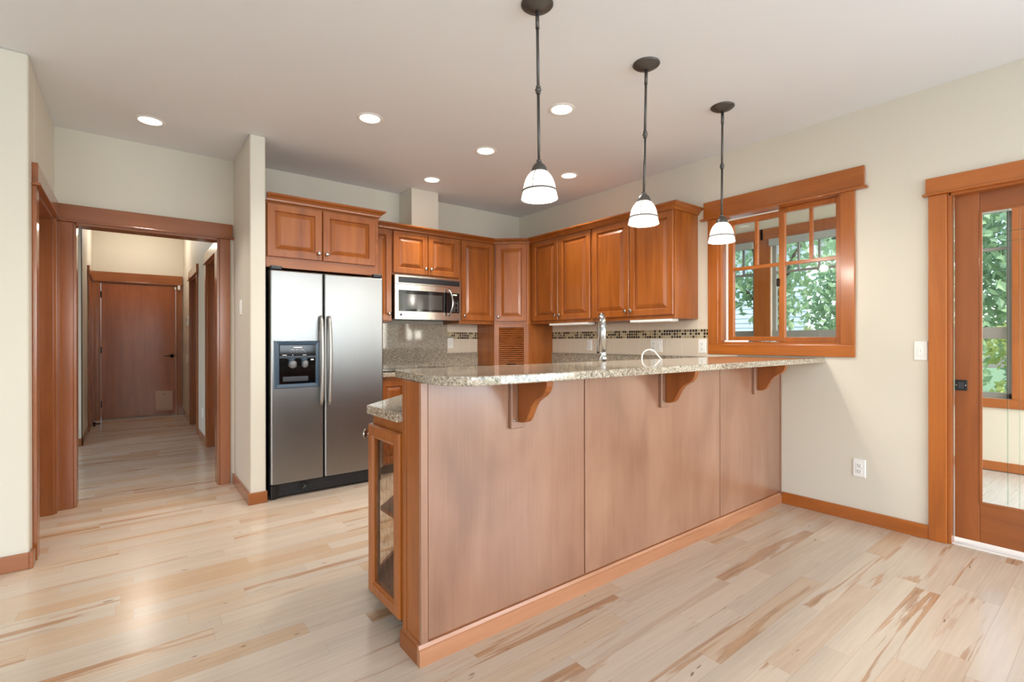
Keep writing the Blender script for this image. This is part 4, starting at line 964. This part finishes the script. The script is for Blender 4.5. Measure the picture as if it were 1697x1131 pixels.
def tree(label, x, y, h, blobs, n, size, seed, mat='leaf_green', tr=0.12):
    rng = random.Random(seed)
    t = thing('garden_tree', label, 'tree', (x, y, -0.45))
    tk = MB().tube([(x, y, -0.46), (x + 0.05, y + 0.04, h * 0.4), (x - 0.03, y + 0.1, h)], [tr, tr * 0.8, tr * 0.4], 10)
    for b in blobs: tk.tube([(x, y, h * rng.uniform(0.3, 0.7)), ((x + b[0]) / 2, (y + b[1]) / 2, b[2] * 0.8 + 0.2), (b[0], b[1], b[2])], [tr * 0.35, tr * 0.22, tr * 0.08], 6)
    tk.build('trunk', 'bark', t)
    leaf_cloud(rng, blobs, n, size).build('foliage', mat, t)
tree('leafy tree with drooping branches right outside the sunroom windows', 8.2, 3.6, 3.4,
     [(8.0, 4.2, 3.1, 0.7, 1.3, 0.7), (8.1, 3.0, 2.9, 0.6, 0.8, 0.7), (8.2, 4.6, 2.3, 0.6, 0.8, 0.7), (8.3, 3.6, 2.0, 0.5, 0.6, 0.6)], 2300, 0.13, 3)
tree('broad green tree beside the white neighbouring house', 10.3, 2.6, 3.6,
     [(10.2, 2.6, 2.6, 0.8, 1.1, 1.3), (10.2, 3.3, 1.7, 0.6, 0.6, 1.0), (10.2, 2.1, 1.0, 0.7, 0.8, 1.2)], 3400, 0.15, 5)
tree('tall hedge like tree seen through the glass door', 12.9, 0.4, 4.0,
     [(12.8, 0.6, 3.0, 0.9, 0.9, 1.3), (12.8, 0.5, 1.4, 0.9, 0.9, 1.2), (12.8, 0.9, 0.5, 0.8, 0.6, 0.7)], 7500, 0.19, 8)
tree('yellow green shrub in front of the hedge, seen through the glass door', 9.6, 0.9, 0.9,
     [(9.6, 0.85, 1.15, 0.4, 0.5, 0.4), (9.6, 0.9, 0.2, 0.5, 0.6, 0.5)], 1300, 0.12, 9, 'leaf_yellow', 0.05)
tree('dark green tree filling the view far behind the garden', 17.5, -0.4, 5.0,
     [(17.4, -0.8, 3.2, 1.6, 2.0, 2.6), (17.4, 1.6, 3.4, 1.6, 1.8, 2.8)], 9000, 0.27, 12, 'leaf_green', 0.2)
def spiky(x, y, z, label, seed):
    rng = random.Random(seed); t = thing('spiky_plant', label, 'plant', (x, y, -0.45))
    m = MB()
    for i in range(26):
        a = 2 * math.pi * i / 26 + rng.uniform(-.1, .1); el = rng.uniform(0.25, 1.3); L_ = rng.uniform(0.17, 0.27)
        d = Vector((math.cos(a) * math.cos(el), math.sin(a) * math.cos(el), math.sin(el))); s = Vector((-math.sin(a), math.cos(a), 0)) * 0.018
        b = Vector((x, y, z))
        m.add([b - s, b + s, b + d * L_ * .6 + s * .8, b + d * L_ + Vector((0, 0, -0.05)), b + d * L_ * .6 - s * .8], [(0, 1, 2, 3, 4)])
    m.build('leaves', 'leaf_lime', t)
    MB().tube([(x, y, -0.46), (x, y, z + 0.02)], 0.05, 8).build('stem', 'bark', t)
spiky(7.15, 2.74, 1.22, 'pale spiky plant left of its twin outside the sunroom window', 1)
spiky(7.3, 2.30, 1.22, 'pale spiky plant right of its twin outside the sunroom window', 2)
